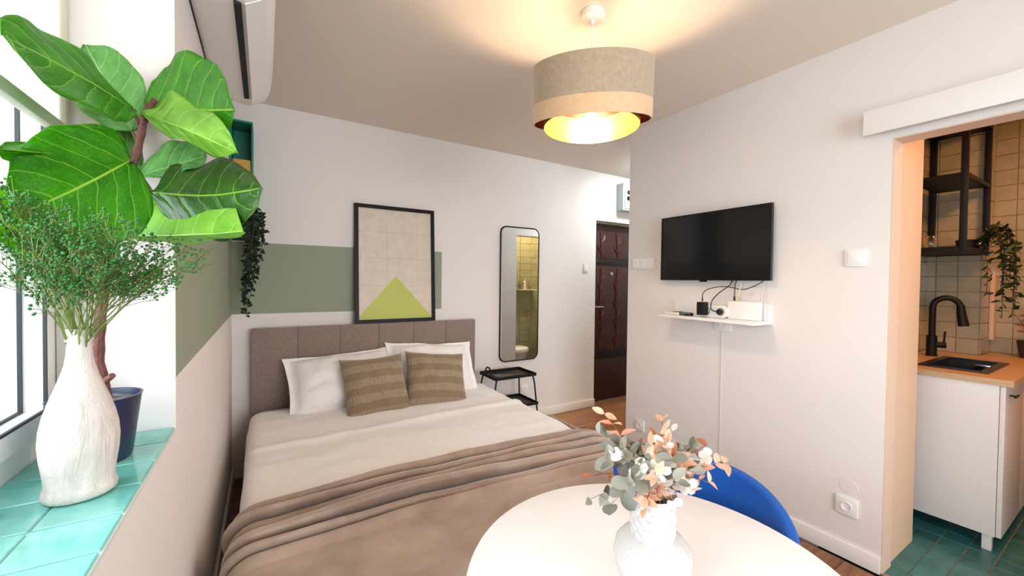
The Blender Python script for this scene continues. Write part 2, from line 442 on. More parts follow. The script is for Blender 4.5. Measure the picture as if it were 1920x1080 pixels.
# ------------------------------------------------------------------ bed
def fabric(name, a, b_, scale=220, bump=.35, rough=.9, sheen=.3):
    s = N(name); s.b.inputs['Roughness'].default_value = rough; s.b.inputs['Sheen Weight'].default_value = sheen
    g = s.noise(scale, 3, s.coord()); s.base(s.mix(s.ramp(g, .3, .7), lin(a), lin(b_))); s.bump(g, bump, .002); return s.m
m_head = fabric('taupe_upholstery', '75655d', '978478', 160, .4)
m_base = fabric('cream_bed_base', 'cfc2b4', 'ddd2c6', 200, .2)
m_linen = fabric('white_cotton', 'efeae7', 'f4f0ee', 25, .03, .85, .1)
BX, BXR, BY0, BY1 = -.055, 1.535, 1.10, 3.12
bed = thing('bed', (.74, 2.1, 0), 'double bed with tall taupe fabric headboard against the back wall', 'bed')
hb = B(-.075, 1.556, D-.07, D-.003, .03, 1.0).build('headboard', m_head, bed, bevel=.01)
npan = 6; pw = (1.556+.075)/npan
for i in range(npan):
    MB().box(-.075+i*pw+.0008, -.075+(i+1)*pw-.0008, D-.094, D-.069, .05, 1.004).build('headboard_panel', m_head, hb, bevel=.005, seg=2)
B(BX+.01, BXR-.01, BY0+.01, BY1, .06, .27).build('base', m_base, bed, bevel=.012)
B(BX, BXR, BY0, BY1, .271, .455).build('mattress', m_linen, bed, bevel=.05, seg=4)
for x in (BX+.08, BXR-.08):
    for y_ in (BY0+.08, BY1-.08): MB().lathe([(.024, 0), (.03, .06)], 14, (x, y_, 0)).build('leg', m_black, bed)

def nz(x, y, z=0): return noise.noise(Vector((x, y, z)))
def drape(xl, xr, zl, zr, top, rad, s):
    """point of a cloth cross-section at arc parameter s in 0..1: left hang, over the bed, right hang"""
    Ll = max(top-rad-zl, 0); Lr = max(top-rad-zr, 0); a = PI/2*rad; w_ = xr-xl-2*rad
    tot = Ll+a+w_+a+Lr; q = s*tot
    if q < Ll: return xl, zl+q, (-1, 0)
    q -= Ll
    if q < a:
        an = q/rad; return xl+rad-rad*math.cos(an), top-rad+rad*math.sin(an), (-math.cos(an), math.sin(an))
    q -= a
    if q < w_: return xl+rad+q, top, (0, 1)
    q -= w_
    if q < a:
        an = q/rad; return xr-rad+rad*math.sin(an), top-rad+rad*math.cos(an), (math.sin(an), math.cos(an))
    q -= a
    return xr, top-rad-q, (1, 0)
def duvet(u, v):
    y_ = BY1-.172 - u*(BY1-.172-1.60)
    hem = .10 + .03*nz(y_*3, 1.7)
    x, z, n = drape(BX-.020, BXR+.020, hem, hem, .485, .055, v)
    d_ = .010*nz(x*2.2, y_*2.6) + .005*nz(x*6, y_*7, 3) + .004*(1-abs(nz(x*3+y_*5, y_*4-x*2, 5))*2)
    d_ += .016*math.exp(-((y_-2.32-.05*x+.03*nz(x*2, 0, 8))/.035)**2)*(n[1] > .7)        # soft crease across the bed
    if n[1] < .5: d_ = .012*math.sin(y_*17+2*nz(y_*2, z*3)) * min(1, (.485-z)/.2) + .004*nz(y_*6, z*4)
    d_ = max(d_, -.008) + .004
    if y_ > BY1-.3: z -= 0
    return Vector((x+n[0]*d_, y_, z+n[1]*d_))
dv = MB().grid(duvet, 90, 120).build('duvet', m_linen, smooth=60, solid=.006)
tag(dv, 'white cotton duvet spread flat over the bed', 'duvet')
def sheet_strip(u, v):
    y_ = BY1-.03 - u*.28
    x, z, n = drape(BX-.008, BXR+.008, .30, .30, .463, .05, v)
    d_ = .004*nz(x*5, y_*6); return Vector((x+n[0]*d_, y_, z+n[1]*d_))
tag(MB().grid(sheet_strip, 14, 70).build('bed_sheet', m_linen, smooth=60, solid=.004), 'white fitted sheet showing below the pillows', 'sheet')
# throw
def throw_mat():
    s = N('taupe_plush'); s.b.inputs['Roughness'].default_value = .75; s.b.inputs['Sheen Weight'].default_value = .6; s.b.inputs['Sheen Roughness'].default_value = .4
    g = s.noise(5, 4, s.coord(), .6, .3); s.base(s.mix(s.ramp(g, .3, .72), lin('8c7566'), lin('b29c8c')))
    s.bump(s.noise(130, 3, s.coord()), .15, .002); return s.m
def throw(u, v):
    Y0 = 1.735; Y1 = BY0-.34
    s_ = v
    x, z, n = drape(BX-.034, BXR+.05, .05, .10, .512, .075, s_)
    k = (x-BX)/(BXR-BX)
    edge = Y0 - .035*max(0, .35-k)/.35 - .06*max(0, k-.93)/.07 + .012*nz(x*4, 2)
    if n[1] < .3: edge -= .10*(.5-z) if x < .5 else .05*(.5-z)
    L = edge-Y1
    y_ = edge - u*L
    ph = u*L
    fan = 1.0 + .28*(1-k)                       # folds gather towards the window side
    q = ph*fan + .020*math.sin(x*2.6+.6) + .012*nz(x*1.9, ph*3, 2) + .016
    w_ = q + .010*math.sin(q*31+.8) + .006*math.sin(q*77)
    rid = math.sqrt(math.sin(PI*w_/.082)**2+.02)-.14
    idx = int(w_/.082)
    am = (.044, .070, .050, .078, .054, .060, .04, .02)[max(0, min(7, idx))]*(.72+.28*math.sin(x*3.3+idx*2.1))
    env = 1-min(1, max(0, (q-.38)/.16)); env = env*env*(3-2*env)
    h = am*rid*env + .010*(1-env)*(.5+.5*math.sin(q*22+x*2))
    h += .006*nz(x*4, y_*6, 7) + .003*nz(x*12, y_*12, 9)
    h *= .30+.70*max(0, n[1])
    if n[1] < .3 and x < .5: h += .02*(.5-z)*(1+.6*math.sin(q*26))   # flare of the hanging side
    if x > 1: h *= 1
    h = max(h, -.003)
    # front drop
    z += n[1]*h; y_ -= .85*h*max(0, n[1])*env; ov_ = (BY0-.025)-y_; r_ = .06
    if ov_ > 0:
        an = min(ov_/r_, PI/2); ex = max(0, ov_-r_*PI/2)
        y_ = BY0-.025 - r_*math.sin(an); z = max(.03, z-r_*(1-math.cos(an))-ex)
        if n[1] > .5: y_ -= h*math.sin(an)*.6
    return Vector((x+n[0]*h, y_, z))
bk = MB().grid(throw, 200, 170).build('throw_blanket', throw_mat(), smooth=70, solid=.008)
tag(bk, 'taupe plush blanket gathered in folds across the foot of the bed', 'blanket')

# pillows
def pillow(name, w_, h_, t, flange, m, loc, rx, ry, rz, label, group, seed, cat='pillow', sag=0):
    mb = MB(); n_ = 36
    def side(sg):
        def fn(u, v):
            a, b_ = u*2-1, v*2-1
            ia, ib = min(1, abs(a)/(1-flange)), min(1, abs(b_)/(1-flange))
            p = (max(0, 1-ia**2.6)*max(0, 1-ib**2.6))**.55
            x = a*w_/2*(1-.07*(1-b_*b_)*abs(a)**2); y_ = b_*h_/2*(1-.08*(1-a*a)*abs(b_)**2)
            wr = .016*nz(a*2.5+seed, b_*2.5, seed) * p + .010*nz(a*5+seed, b_*4, 3)*p
            lift = .030*nz(a*2+seed, b_*2, 9) * (max(abs(a), abs(b_))**4) if flange else 0
            bend = -sag*(a*a)
            return Vector((x, y_, sg*(t/2*p+.002) + wr*sg + lift + bend))
        return fn
    mb.grid(side(1), n_, n_); g2 = MB().grid(side(-1), n_, n_)
    mb.add(g2.v, [f[::-1] for f in g2.f], [g2.uv[i] for i in range(len(g2.v))])
    # close the rim
    k = (n_+1)**2
    rim = [i*(n_+1) for i in range(n_+1)] + [n_*(n_+1)+j for j in range(1, n_+1)] + [i*(n_+1)+n_ for i in range(n_-1, -1, -1)] + [j for j in range(n_-1, 0, -1)]
    for i in range(len(rim)):
        a, b_ = rim[i], rim[(i+1) % len(rim)]; mb.f.append((a, a+k, b_+k, b_))
    me = mb.mesh(name, m, smooth=70); o = bpy.data.objects.new(name, me); COL.objects.link(o)
    o.location = loc; o.rotation_euler = (rx, ry, rz); ORG[o] = Vector(loc)
    return tag(o, label, cat, group)
pillow('bed_pillow', .72, .46, .21, .12, m_linen, (.47, 2.945, .645), R(47), R(-2), R(3), 'white pillow with flat flange nearest the window wall', 'white bed pillows', 2.3)
pillow('bed_pillow', .70, .46, .21, .12, m_linen, (1.11, 2.965, .660), R(52), R(3), R(-4), 'white pillow with flat flange nearest the mirror', 'white bed pillows', 8.1)
def cushion_mat():
    s = N('striped_taupe_cushion'); s.b.inputs['Roughness'].default_value = .85; s.b.inputs['Sheen Weight'].default_value = .3
    uv = s.xyz(s.coord('UV')); u, v = uv[0], uv[1]
    wob = s.math('MULTIPLY_ADD', s.noise(7, 3, s.coord('UV')), .06, -.03)
    band = s.math('SINE', s.math('MULTIPLY', s.math('ADD', v, wob), 2*PI*4.2))
    bf = s.ramp(band, -.25, .25)
    uu = s.math('ADD', u, s.math('MULTIPLY', s.noise(18, 3, s.coord('UV')), .025))
    lines = s.ramp(s.math('SINE', s.math('MULTIPLY', uu, 2*PI*44)), .1, .9)
    plain = s.mix(s.math('MULTIPLY', lines, .35), lin('80694f'), lin('b09a7c'))
    pleat = s.mix(lines, lin('7d6a54'), lin('c4b195'))
    s.base(s.mix(bf, plain, pleat))
    hgt = s.math('ADD', s.math('MULTIPLY', lines, s.math('MULTIPLY_ADD', bf, .5, .3)), s.math('MULTIPLY', bf, .8))
    s.bump(hgt, .5, .004); return s.m
m_cush = cushion_mat()
pillow('cushion', .42, .42, .16, 0, m_cush, (.632, 2.735, .630), R(60), R(-1), R(4), 'square pleated taupe cushion, left of the pair on the bed', 'taupe cushions on the bed', 4.4, 'cushion')
pillow('cushion', .44, .42, .16, 0, m_cush, (1.055, 2.745, .626), R(55), R(6), R(-6), 'square pleated taupe cushion, right of the pair on the bed', 'taupe cushions on the bed', 6.9, 'cushion')

# ------------------------------------------------------------------ picture, mirror, side table
def bars(mb, X0, X1, Z0, Z1, w_, y0, y1):
    mb.box(X0, X0+w_, y0, y1, Z0, Z1).box(X1-w_, X1, y0, y1, Z0, Z1).box(X0+w_, X1-w_, y0, y1, Z0, Z0+w_).box(X0+w_, X1-w_, y0, y1, Z1-w_, Z1)
PX0, PX1, PZ0, PZ1 = -.312, .312, 0, .905
pic = thing('framed_print', (.884, D-.068, 1.0055), 'black framed print with green triangle resting on the headboard', 'picture')
ORG[pic] = Vector((0, 0, 0))
mb = MB(); bars(mb, PX0, PX1, PZ0, PZ1, .028, -.016, .012); mb.build('frame', mat('black_frame', '0b0806', .5, spec=.25), pic)
s = N('paper_print'); s.b.inputs['Roughness'].default_value = .5
p = s.xyz(s.coord()); X, Z = p[0], p[2]
paper = s.mix(s.ramp(s.noise(14, 5, s.coord()), .35, .7), lin('cdbfae'), lin('d9ccbb'))
tri = s.math('LESS_THAN', s.math('ADD', s.math('ABSOLUTE', s.math('ADD', X, .005)), s.math('MULTIPLY', s.math('SUBTRACT', Z, .045), .895)), .283)
tri = s.math('MULTIPLY', tri, s.math('GREATER_THAN', Z, .03))
lines = None
for ax, val in ((X, -.07), (X, .17), (Z, .285), (Z, .50), (Z, .70)):
    l = s.math('LESS_THAN', s.math('ABSOLUTE', s.math('SUBTRACT', ax, val)), .0014); lines = l if lines is None else s.math('MAXIMUM', lines, l)
c = s.mix(s.math('MULTIPLY', lines, .45), paper, lin('8f8376')); s.base(s.mix(tri, c, lin('b4ba52')))
B(PX0+.026, PX1-.026, -.004, .002, PZ0+.026, PZ1-.026).build('print', s.m, pic)
pic.rotation_euler = (R(-3.2), 0, 0)

MX0, MX1, MZ0, MZ1 = 1.848, 2.272, .588, 1.840
mc = ((MX0+MX1)/2, (MZ0+MZ1)/2)
Mm = Matrix(((1, 0, 0, mc[0]), (0, 0, 1, 0), (0, 1, 0, mc[1]), (0, 0, 0, 1)))
mir = thing('wall_mirror', (mc[0], D-.01, MZ0), 'tall narrow mirror with rounded corners and thin black frame', 'mirror')
out = [Mm @ Vector((x, y_, D-.012)) for x, y_ in rrect(MX1-MX0, MZ1-MZ0, .06, 8)]
MB().tube(out, .007, 8, closed=True).build('frame', m_black, mir)
s = N('mirror_glass'); s.base((.86, .88, .86, 1)); s.b.inputs['Metallic'].default_value = 1; s.b.inputs['Roughness'].default_value = .01
MB().prism(rrect(MX1-MX0-.004, MZ1-MZ0-.004, .058, 8), D-.014, D-.003, Mm).build('mirror_glass', s.m, mir)

st = thing('side_table', (1.79, 2.96, 0), 'small black metal tray table with handle beside the bed', 'side table')
def tray(x0, x1, y0, y1, z, rim):
    b_ = MB().box(x0, x1, y0, y1, z, z+.004)
    b_.box(x0, x1, y0, y0+.004, z+.004, z+rim).box(x0, x1, y1-.004, y1, z+.004, z+rim).box(x0, x0+.004, y0+.004, y1-.004, z+.004, z+rim).box(x1-.004, x1, y0+.004, y1-.004, z+.004, z+rim)
    return b_
tx0, tx1, ty0, ty1, tz = 1.585, 1.985, 2.82, 3.10, .53
tray(tx0, tx1, ty0, ty1, tz, .026).build('top_tray', m_black, st)
tray(tx0-.015, tx1+.015, ty0-.012, ty1+.012, .285, .022).build('lower_tray', m_black, st)
for sx_, sy_ in ((-1, -1), (1, -1), (-1, 1), (1, 1)):
    cx_, cy_ = (tx0+tx1)/2, (ty0+ty1)/2; hx, hy = (tx1-tx0)/2, (ty1-ty0)/2
    a = Vector((cx_+sx_*(hx-.022), cy_+sy_*(hy-.022), tz)); c = Vector((cx_+sx_*(hx+.028), cy_+sy_*(hy+.02), 0))
    MB().tube([a, a.lerp(c, .12)+Vector((sx_*.008, 0, 0)), c], .007, 8).build('leg', m_black, st)
hh = [(tx0+.006, 2.96-.05*math.cos(a), tz+.024+.062*math.sin(a)**.8) for a in [PI*i/14 for i in range(15)]]
MB().tube(hh, .006, 8).build('handle', m_black, st)
# thin dark glossy slab on the tray, in place of a likely grey-brown reflection
tag(MB().box(1.65, 1.86, 2.86, 3.0, tz+.0045, tz+.0085).build('slab', mat('dark_gloss_slab', '4a3f38', .25), bevel=.001), 'thin dark glossy slab lying on the black tray table in place of a likely reflection', 'slab')

# ------------------------------------------------------------------ front door, fuse box, switches
m_door = N('red_brown_door'); g = m_door.noise(5, 5, m_door.mapping(m_door.coord(), (6, 6, .8)), .6, 1.5)
m_door.base(m_door.mix(m_door.ramp(g, .3, .7), lin('2a1512'), lin('45221c'))); m_door.b.inputs['Roughness'].default_value = .3; m_door = m_door.m
m_doorr = mat('red_relief', '52201a', .3, var=.3)
dr = structure(thing('door_1', ((DX0+DX1)/2, D+.12, 0), None, None), 'dark red brown front door with branch relief at the hallway end', 'door')
B(DX0+.004, DX1-.004, D+.105, D+.15, .0005, DZ-.018).build('leaf', m_door, dr, bevel=.003)
B(DX0+.001, DX1-.001, D+.085, D+.15, DZ-.016, DZ-.001).build('frame_head', m_alu, dr)
for z0, z1 in ((.06, .47), (.55, 1.50), (1.60, 1.90)):
    B(DX0+.10, DX1-.10, D+.095, D+.106, z0, z1).build('panel', m_door, dr, bevel=.006)
for z in (.485, 1.53):
    B(DX0+.09, DX1-.09, D+.094, D+.106, z, z+.055).build('dark_band', m_blackg, dr, bevel=.004)
for bx in (DX0+.17, DX0+.42, DX0+.68):
    for z0, z1 in ((.57, 1.49), (1.61, 1.89)):
        b_ = MB(); pts = [(bx+.012*math.sin(z*9), D+.094, z) for z in [z0+(z1-z0)*i/12 for i in range(13)]]
        b_.tube(pts, [.016]*13, 6)
        k = 0; z = z0+.06
        while z < z1-.08:
            sg = 1 if k % 2 else -1
            b_.tube([(bx, D+.094, z), (bx+sg*.035, D+.094, z+.035), (bx+sg*.05, D+.094, z+.085)], [.014, .018, .004], 6); z += .105; k += 1
        b_.build('relief_branch', m_doorr, dr)
hd = B(DX0+.045, DX0+.085, D+.096, D+.106, .93, 1.13).build('handle_plate', m_chrome, dr, bevel=.003)
MB().tube([(DX0+.065, D+.10, 1.065), (DX0+.065, D+.055, 1.065), (DX0+.075, D+.05, 1.065), (DX0+.18, D+.05, 1.06)], .009, 10).build('lever', m_chrome, hd)
MB().lathe([(.0, 0), (.02, 0), (.02, .012), (.012, .016), (0, .016)], 18, M=T((DX0+.33, D+.096, 1.43), R(90))).build('peephole', m_chrome, dr)

fb = thing('fuse_box', (3.5, D-.05, 2.12), 'pale grey fuse box with round fuses above the front door', 'fuse box')
m_fb = mat('pale_grey_plastic', 'c2cfd0', .4)
B(3.325, 3.70, D-.10, D-.001, 2.125, 2.42).build('body', m_fb, fb, bevel=.006)
B(3.345, 3.68, D-.112, D-.10, 2.145, 2.40).build('cover', mat('white_cover_plate', 'e2ecec', .35), fb, bevel=.004)
for x, z, m in ((3.395, 2.32, m_black), (3.39, 2.255, m_black), (3.46, 2.365, m_black), (3.47, 2.29, m_plastic)):
    MB().lathe([(0, 0), (.024, 0), (.022, .02), (.015, .035), (0, .035)], 16, M=T((x, D-.112, z), R(90))).build('fuse', m, fb)
B(3.42, 3.52, D-.116, D-.111, 2.16, 2.225).build('breaker_label', mat('blue_grey_label', '76839c', .5), fb)

def plate_on(axis, pos, w_, h_, kind, name, label, cat='switch', group=None):
    """switch or socket plate; axis 'X' faces -x (television wall), 'Y' faces -y (back wall)"""
    o = thing(name, pos, label, cat, group); ORG[o] = Vector((0, 0, 0))
    MB().box(-w_/2, w_/2, -.010, 0, -h_/2, h_/2).build('plate', m_plastic, o, bevel=.003)
    if kind == 'switch1': MB().box(-w_/2+.012, w_/2-.012, -.014, -.009, -h_/2+.012, h_/2-.012).build('rocker', m_plastic, o, bevel=.002)
    if kind == 'switch3':
        k = w_/3
        for i in range(3): MB().box(-w_/2+i*k+.008, -w_/2+(i+1)*k-.008, -.014, -.009, -h_/2+.014, h_/2-.014).build('rocker', m_plastic, o, bevel=.002)
    if kind == 'socket':
        s_ = MB().lathe([(.022, -.001), (.022, .003), (.019, .003), (.018, -.012), (0, -.012)][::-1], 24, M=T((0, -.011, 0), R(90)), cap=False).build('well', m_plastic, o)
        for dx in (-.0095, .0095): MB().lathe([(0, 0), (.0032, 0), (.0032, .002), (0, .002)], 10, M=T((dx, .0006, 0), R(90))).build('pin_hole', m_blackg, s_)
    if axis == 'X': o.rotation_euler = (0, 0, -PI/2)
    return o
plate_on('Y', (2.882, D, 1.48), .055, .085, 'switch1', 'light_switch', 'small white light switch beside the front door')
plate_on('X', (WX, 2.071, 1.48), .21, .083, 'switch3', 'light_switch', 'triple white light switch left of the television')
plate_on('X', (WX, .796, 1.469), .082, .082, 'switch1', 'light_switch', 'single white light switch right of the television')
plate_on('X', (WX, .805, .257), .088, .086, 'socket', 'wall_socket', 'white wall socket above the skirting near the kitchen opening', 'socket')
plate_on('X', (WX, 2.085, .255), .085, .085, 'socket', 'wall_socket', 'white wall socket low on the television wall behind the flowers', 'socket')
plate_on('X', (WX, 1.447, 1.082), .105, .078, 'socket', 'wall_socket', 'white wall socket under the small television shelf', 'socket')
plate_on('Y', (2.13, D, .30), .08, .08, 'socket', 'wall_socket', 'white wall socket behind the black tray table', 'socket')
tag(MB().tube([(WX-.003, 1.455, 1.04), (WX-.003, 1.455, .085)], .0022, 6).build('cable', mat('white_cable', 'd9d2cd', .5)), 'thin white cable running down the television wall', 'cable')
tag(MB().lathe([(0, 0), (.038, 0), (.037, .0012), (0, .0016)], 28, M=T((WX, .80, .352), 0, R(-90))).build('junction_cover', m_wall), 'round painted junction cover above the wall socket', 'cover')

# ------------------------------------------------------------------ television and shelf
TY0, TY1, TZ0, TZ1, TX = 1.150, 1.872, 1.357, 1.787, 2.37
tv = thing('television', (TX+.02, 1.51, TZ0), 'black flat television mounted on the white wall', 'television')
bz = MB()
bz.box(TX, TX+.022, TY0, TY1, TZ0, TZ0+.020).box(TX, TX+.022, TY0, TY1, TZ1-.012, TZ1).box(TX, TX+.022, TY0, TY0+.012, TZ0+.020, TZ1-.012).box(TX, TX+.022, TY1-.012, TY1, TZ0+.020, TZ1-.012)
bz.build('bezel', m_blackg, tv)
s = N('dark_screen'); s.base((.008, .008, .009, 1)); s.b.inputs['Roughness'].default_value = .12; s.b.inputs['Specular IOR Level'].default_value = .5
B(TX+.003, TX+.02, TY0+.011, TY1-.011, TZ0+.019, TZ1-.011).build('screen', s.m, tv)
B(TX+.020, TX+.05, TY0+.05, TY1-.05, TZ0+.03, TZ1-.08).build('rear_housing', m_black, tv, bevel=.01)
B(TX+.05, WX-.001, 1.41, 1.61, 1.47, 1.67).build('wall_bracket', m_black, tv)
B(TX-.001, TX+.02, 1.535, 1.575, TZ0-.010, TZ0).build('sensor_bump', m_blackg, tv, bevel=.002)
sh = thing('wall_shelf', (WX-.1, 1.46, 1.105), 'small white shelf with back panel under the television', 'shelf')
B(2.25, WX-.013, 1.168, 1.790, 1.112, 1.130).build('board', m_white, sh, bevel=.0015)
B(WX-.012, WX-.0005, 1.168, 1.790, 1.112, 1.222).build('back_panel', m_white, sh, bevel=.001)
SHZ = 1.1305
# things on the shelf
rc = thing('remote_control', (2.33, 1.66, SHZ), 'black remote control lying on the television shelf', 'remote'); ORG[rc] = Vector((0, 0, 0))
MB().prism(rrect(.165, .042, .012, 4), 0, .018).build('body', m_blackg, rc, bevel=.003, seg=2)
bmh = MB().lathe([(.004, 0), (.004, .002), (0, .0025)], 8).mesh('button', mat('grey_rubber_button', '4a4a4a', .6))
for i in range(6):
    for j in range(3): inst('button', bmh, rc, (-.06+i*.02, -.011+j*.011, .0178))
rc.rotation_euler = (0, 0, R(72))
rc2 = thing('remote_control', (2.33, 1.735, SHZ), 'white remote control at the far end of the television shelf', 'remote'); ORG[rc2] = Vector((0, 0, 0))
MB().prism(rrect(.12, .036, .01, 4), 0, .014).build('body', m_plastic, rc2, bevel=.003)
for i in range(3): inst('button', bmh, rc2, (-.03+i*.02, 0, .0138))
rc2.rotation_euler = (0, 0, R(80))
ps = thing('power_strip', (2.375, 1.46, SHZ), 'white oval double socket block standing on the shelf', 'power strip')
Mp = T((2.365, 1.46, SHZ+.037), 0, 0, 0) @ Matrix(((0, 0, 1, 0), (1, 0, 0, 0), (0, 1, 0, 0), (0, 0, 0, 1)))
MB().prism(rrect(.185, .074, .036, 8), -.018, .018, Mp).build('body', m_plastic, ps, bevel=.006, seg=3)
for dy in (-.045, .045):
    MB().lathe([(.024, 0), (.024, .003), (.019, .003), (.018, -.006), (0, -.006)][::-1], 22, M=T((2.347, 1.46+dy, SHZ+.037), 0, R(-90)), cap=False).build('outlet', mat('grey_outlet_well', '8f8a84', .5), ps)
ad = thing('power_adapter', (2.315, 1.515, SHZ+.015), 'black power adapter plugged into the white socket block', 'adapter')
B(2.290, 2.343, 1.492, 1.538, SHZ+.012, SHZ+.092).build('body', m_black, ad, bevel=.004)
MB().tube([(2.314, 1.515, SHZ+.097), (2.314, 1.515, SHZ+.125)], [.005, .0028], 8).build('strain_relief', m_black, ad)
pg = thing('plug', (2.33, 1.43, SHZ+.03), 'round black plug in the right outlet of the socket block', 'plug')
MB().lathe([(0, 0), (.0165, 0), (.0165, .018), (.009, .026), (0, .026)], 18, M=T((2.343, 1.415, SHZ+.037), 0, R(-90))).build('body', m_black, pg, bevel=0)
ro = thing('router', (2.37, 1.27, SHZ), 'white upright internet router on the television shelf', 'router')
MB().box(2.352, 2.382, 1.195, 1.375, SHZ, SHZ+.105).build('body', m_white, ro, bevel=.004)
B(2.358, 2.376, 1.205, 1.365, SHZ+.105, SHZ+.107).build('rear_port_strip', mat('pale_grey_strip', 'c8c2bc', .5), ro)
MB().tube([(2.367, 1.345, SHZ+.106), (2.367, 1.345, SHZ+.132)], .0055, 8).build('black_connector', m_black, ro)
MB().tube([(2.367, 1.325, SHZ+.106), (2.367, 1.325, SHZ+.130)], .0055, 8).build('brass_connector', mat('brass', 'b08d4a', .3, 1), ro)
m_cblk = mat('black_cable', '141314', .5); m_cwht = mat('off_white_cable', 'd3cac3', .5)
def cable(pts, m, label, r=.0026):
    tag(MB().tube(catmull(pts, 8), r, 6).build('cable', m), label, 'cable')
zb = TZ0+.012
cable([(2.314, 1.515, SHZ+.125), (2.316, 1.51, SHZ+.15), (2.33, 1.48, SHZ+.175), (2.36, 1.40, SHZ+.19), (2.39, 1.32, SHZ+.175), (2.39, 1.27, SHZ+.185), (2.39, 1.215, SHZ+.212), (2.40, 1.185, SHZ+.24)], m_cblk, 'thin black cable looping from the adapter to behind the television')
cable([(2.318, 1.418, SHZ+.037), (2.305, 1.45, SHZ+.05), (2.31, 1.45, SHZ+.10), (2.34, 1.425, SHZ+.15), (2.385, 1.385, SHZ+.20), (2.40, 1.375, SHZ+.245)], m_cblk, 'black cable rising from the round plug to the television', .0034)
cable([(2.367, 1.345, SHZ+.132), (2.37, 1.346, SHZ+.16), (2.385, 1.352, SHZ+.20), (2.405, 1.352, SHZ+.245)], m_cblk, 'short black cable from the router top to the television')
cable([(2.367, 1.325, SHZ+.130), (2.385, 1.325, SHZ+.17), (2.41, 1.322, SHZ+.25)], m_cwht, 'off white cable from the brass router connector upwards')
cable([(2.425, 1.368, SHZ+.09), (2.425, 1.367, SHZ+.17), (2.425, 1.366, SHZ+.25)], m_cwht, 'pale straight cable against the wall behind the router', .003)
cable([(2.39, 1.20, SHZ+.015), (2.39, 1.205, SHZ+.12), (2.40, 1.20, SHZ+.18), (2.41, 1.195, SHZ+.25)], m_cwht, 'off white cable hanging at the right end of the shelf', .0034)
tag(B(2.386, 2.392, 1.178, 1.184, SHZ, SHZ+.1).build('router_antenna', m_plastic, bevel=.001), 'thin white stick beside the router on the shelf', 'antenna')

# ------------------------------------------------------------------ sliding door rail, pendant lamp, air conditioner
rl = thing('sliding_door_rail', (WX-.03, .1, 2.03), 'white sliding door rail cover above the kitchen opening', 'rail cover')
B(WX-.066, WX-.052, -.75, .762, 2.030, 2.140).build('front_board', m_white, rl, bevel=.002)
B(WX-.052, WX-.001, -.75, .762, 2.126, 2.140).build('top_board', m_white, rl)
B(WX-.042, WX-.012, -.74, .745, 2.075, 2.105).build('track', m_alu, rl)

LP = at(1115, 180, 1.775); LP = Vector((1.222, 1.345, 0))
pl = thing('pendant_lamp', (LP.x, LP.y, 2.0), 'round taupe velvet pendant lamp glowing warm above the bed', 'lamp')
MB().lathe([(0, CZ), (.052, CZ), (.054, CZ-.004), (.052, CZ-.028), (.045, CZ-.033), (.010, CZ-.036), (.008, CZ-.05), (0, CZ-.05)][::-1], 32, (LP.x, LP.y, 0)).build('ceiling_rose', m_white, pl)
tilt = Matrix.Rotation(R(-2.5), 4, Vector((_F.x, _F.y, 0)).normalized()) @ Matrix.Rotation(R(12.5), 4, Vector((_R.x, _R.y, 0)).normalized())      # outer shade hangs askew, near side low
SC = Vector((LP.x, LP.y, 2.156))
def lampmesh(prof, n=56): return MB().lathe(prof, n, SC, M=tilt, cap=False)
MB().tube([(LP.x, LP.y, CZ-.045), (LP.x, LP.y, 2.20)], .0028, 8).build('cord', m_white, pl)
def shade_mat(name, a, b_, tr):
    s = N(name); s.b.inputs['Roughness'].default_value = .85; s.b.inputs['Sheen Weight'].default_value = .5
    g = s.noise(60, 4, s.coord()); col = s.mix(s.ramp(g, .3, .7), lin(a), lin(b_)); s.base(col); s.bump(g, .1, .002)
    if tr:
        t_ = s.n('ShaderNodeBsdfTranslucent'); s.set(t_.inputs[0], col); mx_ = s.n('ShaderNodeMixShader'); mx_.inputs[0].default_value = tr
        s.t.links.new(s.b.outputs[0], mx_.inputs[1]); s.t.links.new(t_.outputs[0], mx_.inputs[2]); s.t.links.new(mx_.outputs[0], s.out.inputs[0])
    return s.m
m_vel = shade_mat('taupe_velvet', 'a08d76', 'b09c84', 0)
m_vel2 = shade_mat('painted_glow_velvet', 'd3ac82', 'dcb891', 0)  # bulb glow on the lower shade, put into the fabric colour
RO, RI, SH = .258, .252, .112
osd = lampmesh([(RO, -SH+.072), (RO, SH), (RI, SH), (RI, -SH+.072), (RO, -SH+.072)]).build('shade', m_vel, pl)
lampmesh([(RO+.0005, -SH), (RO+.0005, -SH+.0718), (RI, -SH+.0718), (RI, -SH), (RO+.0005, -SH)]).build('painted_glow_band', m_vel2, pl)
lampmesh([(RI-.0006, -SH+.001), (RI-.0006, SH-.001)], 56).build('copper_lining', mat('dark_copper_lining', '6b3420', .35, .6), pl)
m_gold = mat('gold_foil_lining', 'e8c878', .3, .85)
MB().lathe([(.2075, -.140), (.2075, -.018), (.205, -.018), (.205, -.140), (.2075, -.140)], 56, SC).build('inner_shade', m_gold, pl)
rg = MB()
for k in range(3):
    a = 2*PI*k/3+.4
    p0 = SC + tilt @ Vector((.03*math.cos(a), .03*math.sin(a), .085)); p1 = SC + tilt @ Vector((.254*math.cos(a), .254*math.sin(a), SH-.03))
    rg.tube([p0, p1], .002, 6)
rg.lathe([(.023, .078), (.034, .078), (.034, .086), (.023, .086), (.023, .078)], 20, SC, M=tilt)
rg.build('spider_ring', m_white, pl)
MB().lathe([(0, .105), (.012, .105), (.022, .09), (.022, .03), (.019, .026), (0, .026)][::-1], 20, SC).build('bulb_socket', m_white, pl)
MB().lathe([(0, -.080), (.018, -.076), (.03, -.060), (.034, -.038), (.03, -.014), (.018, .012), (.016, .026)], 24, SC).build('bulb', emit('warm_bulb_glass', 'ffd8ae', 350), pl)
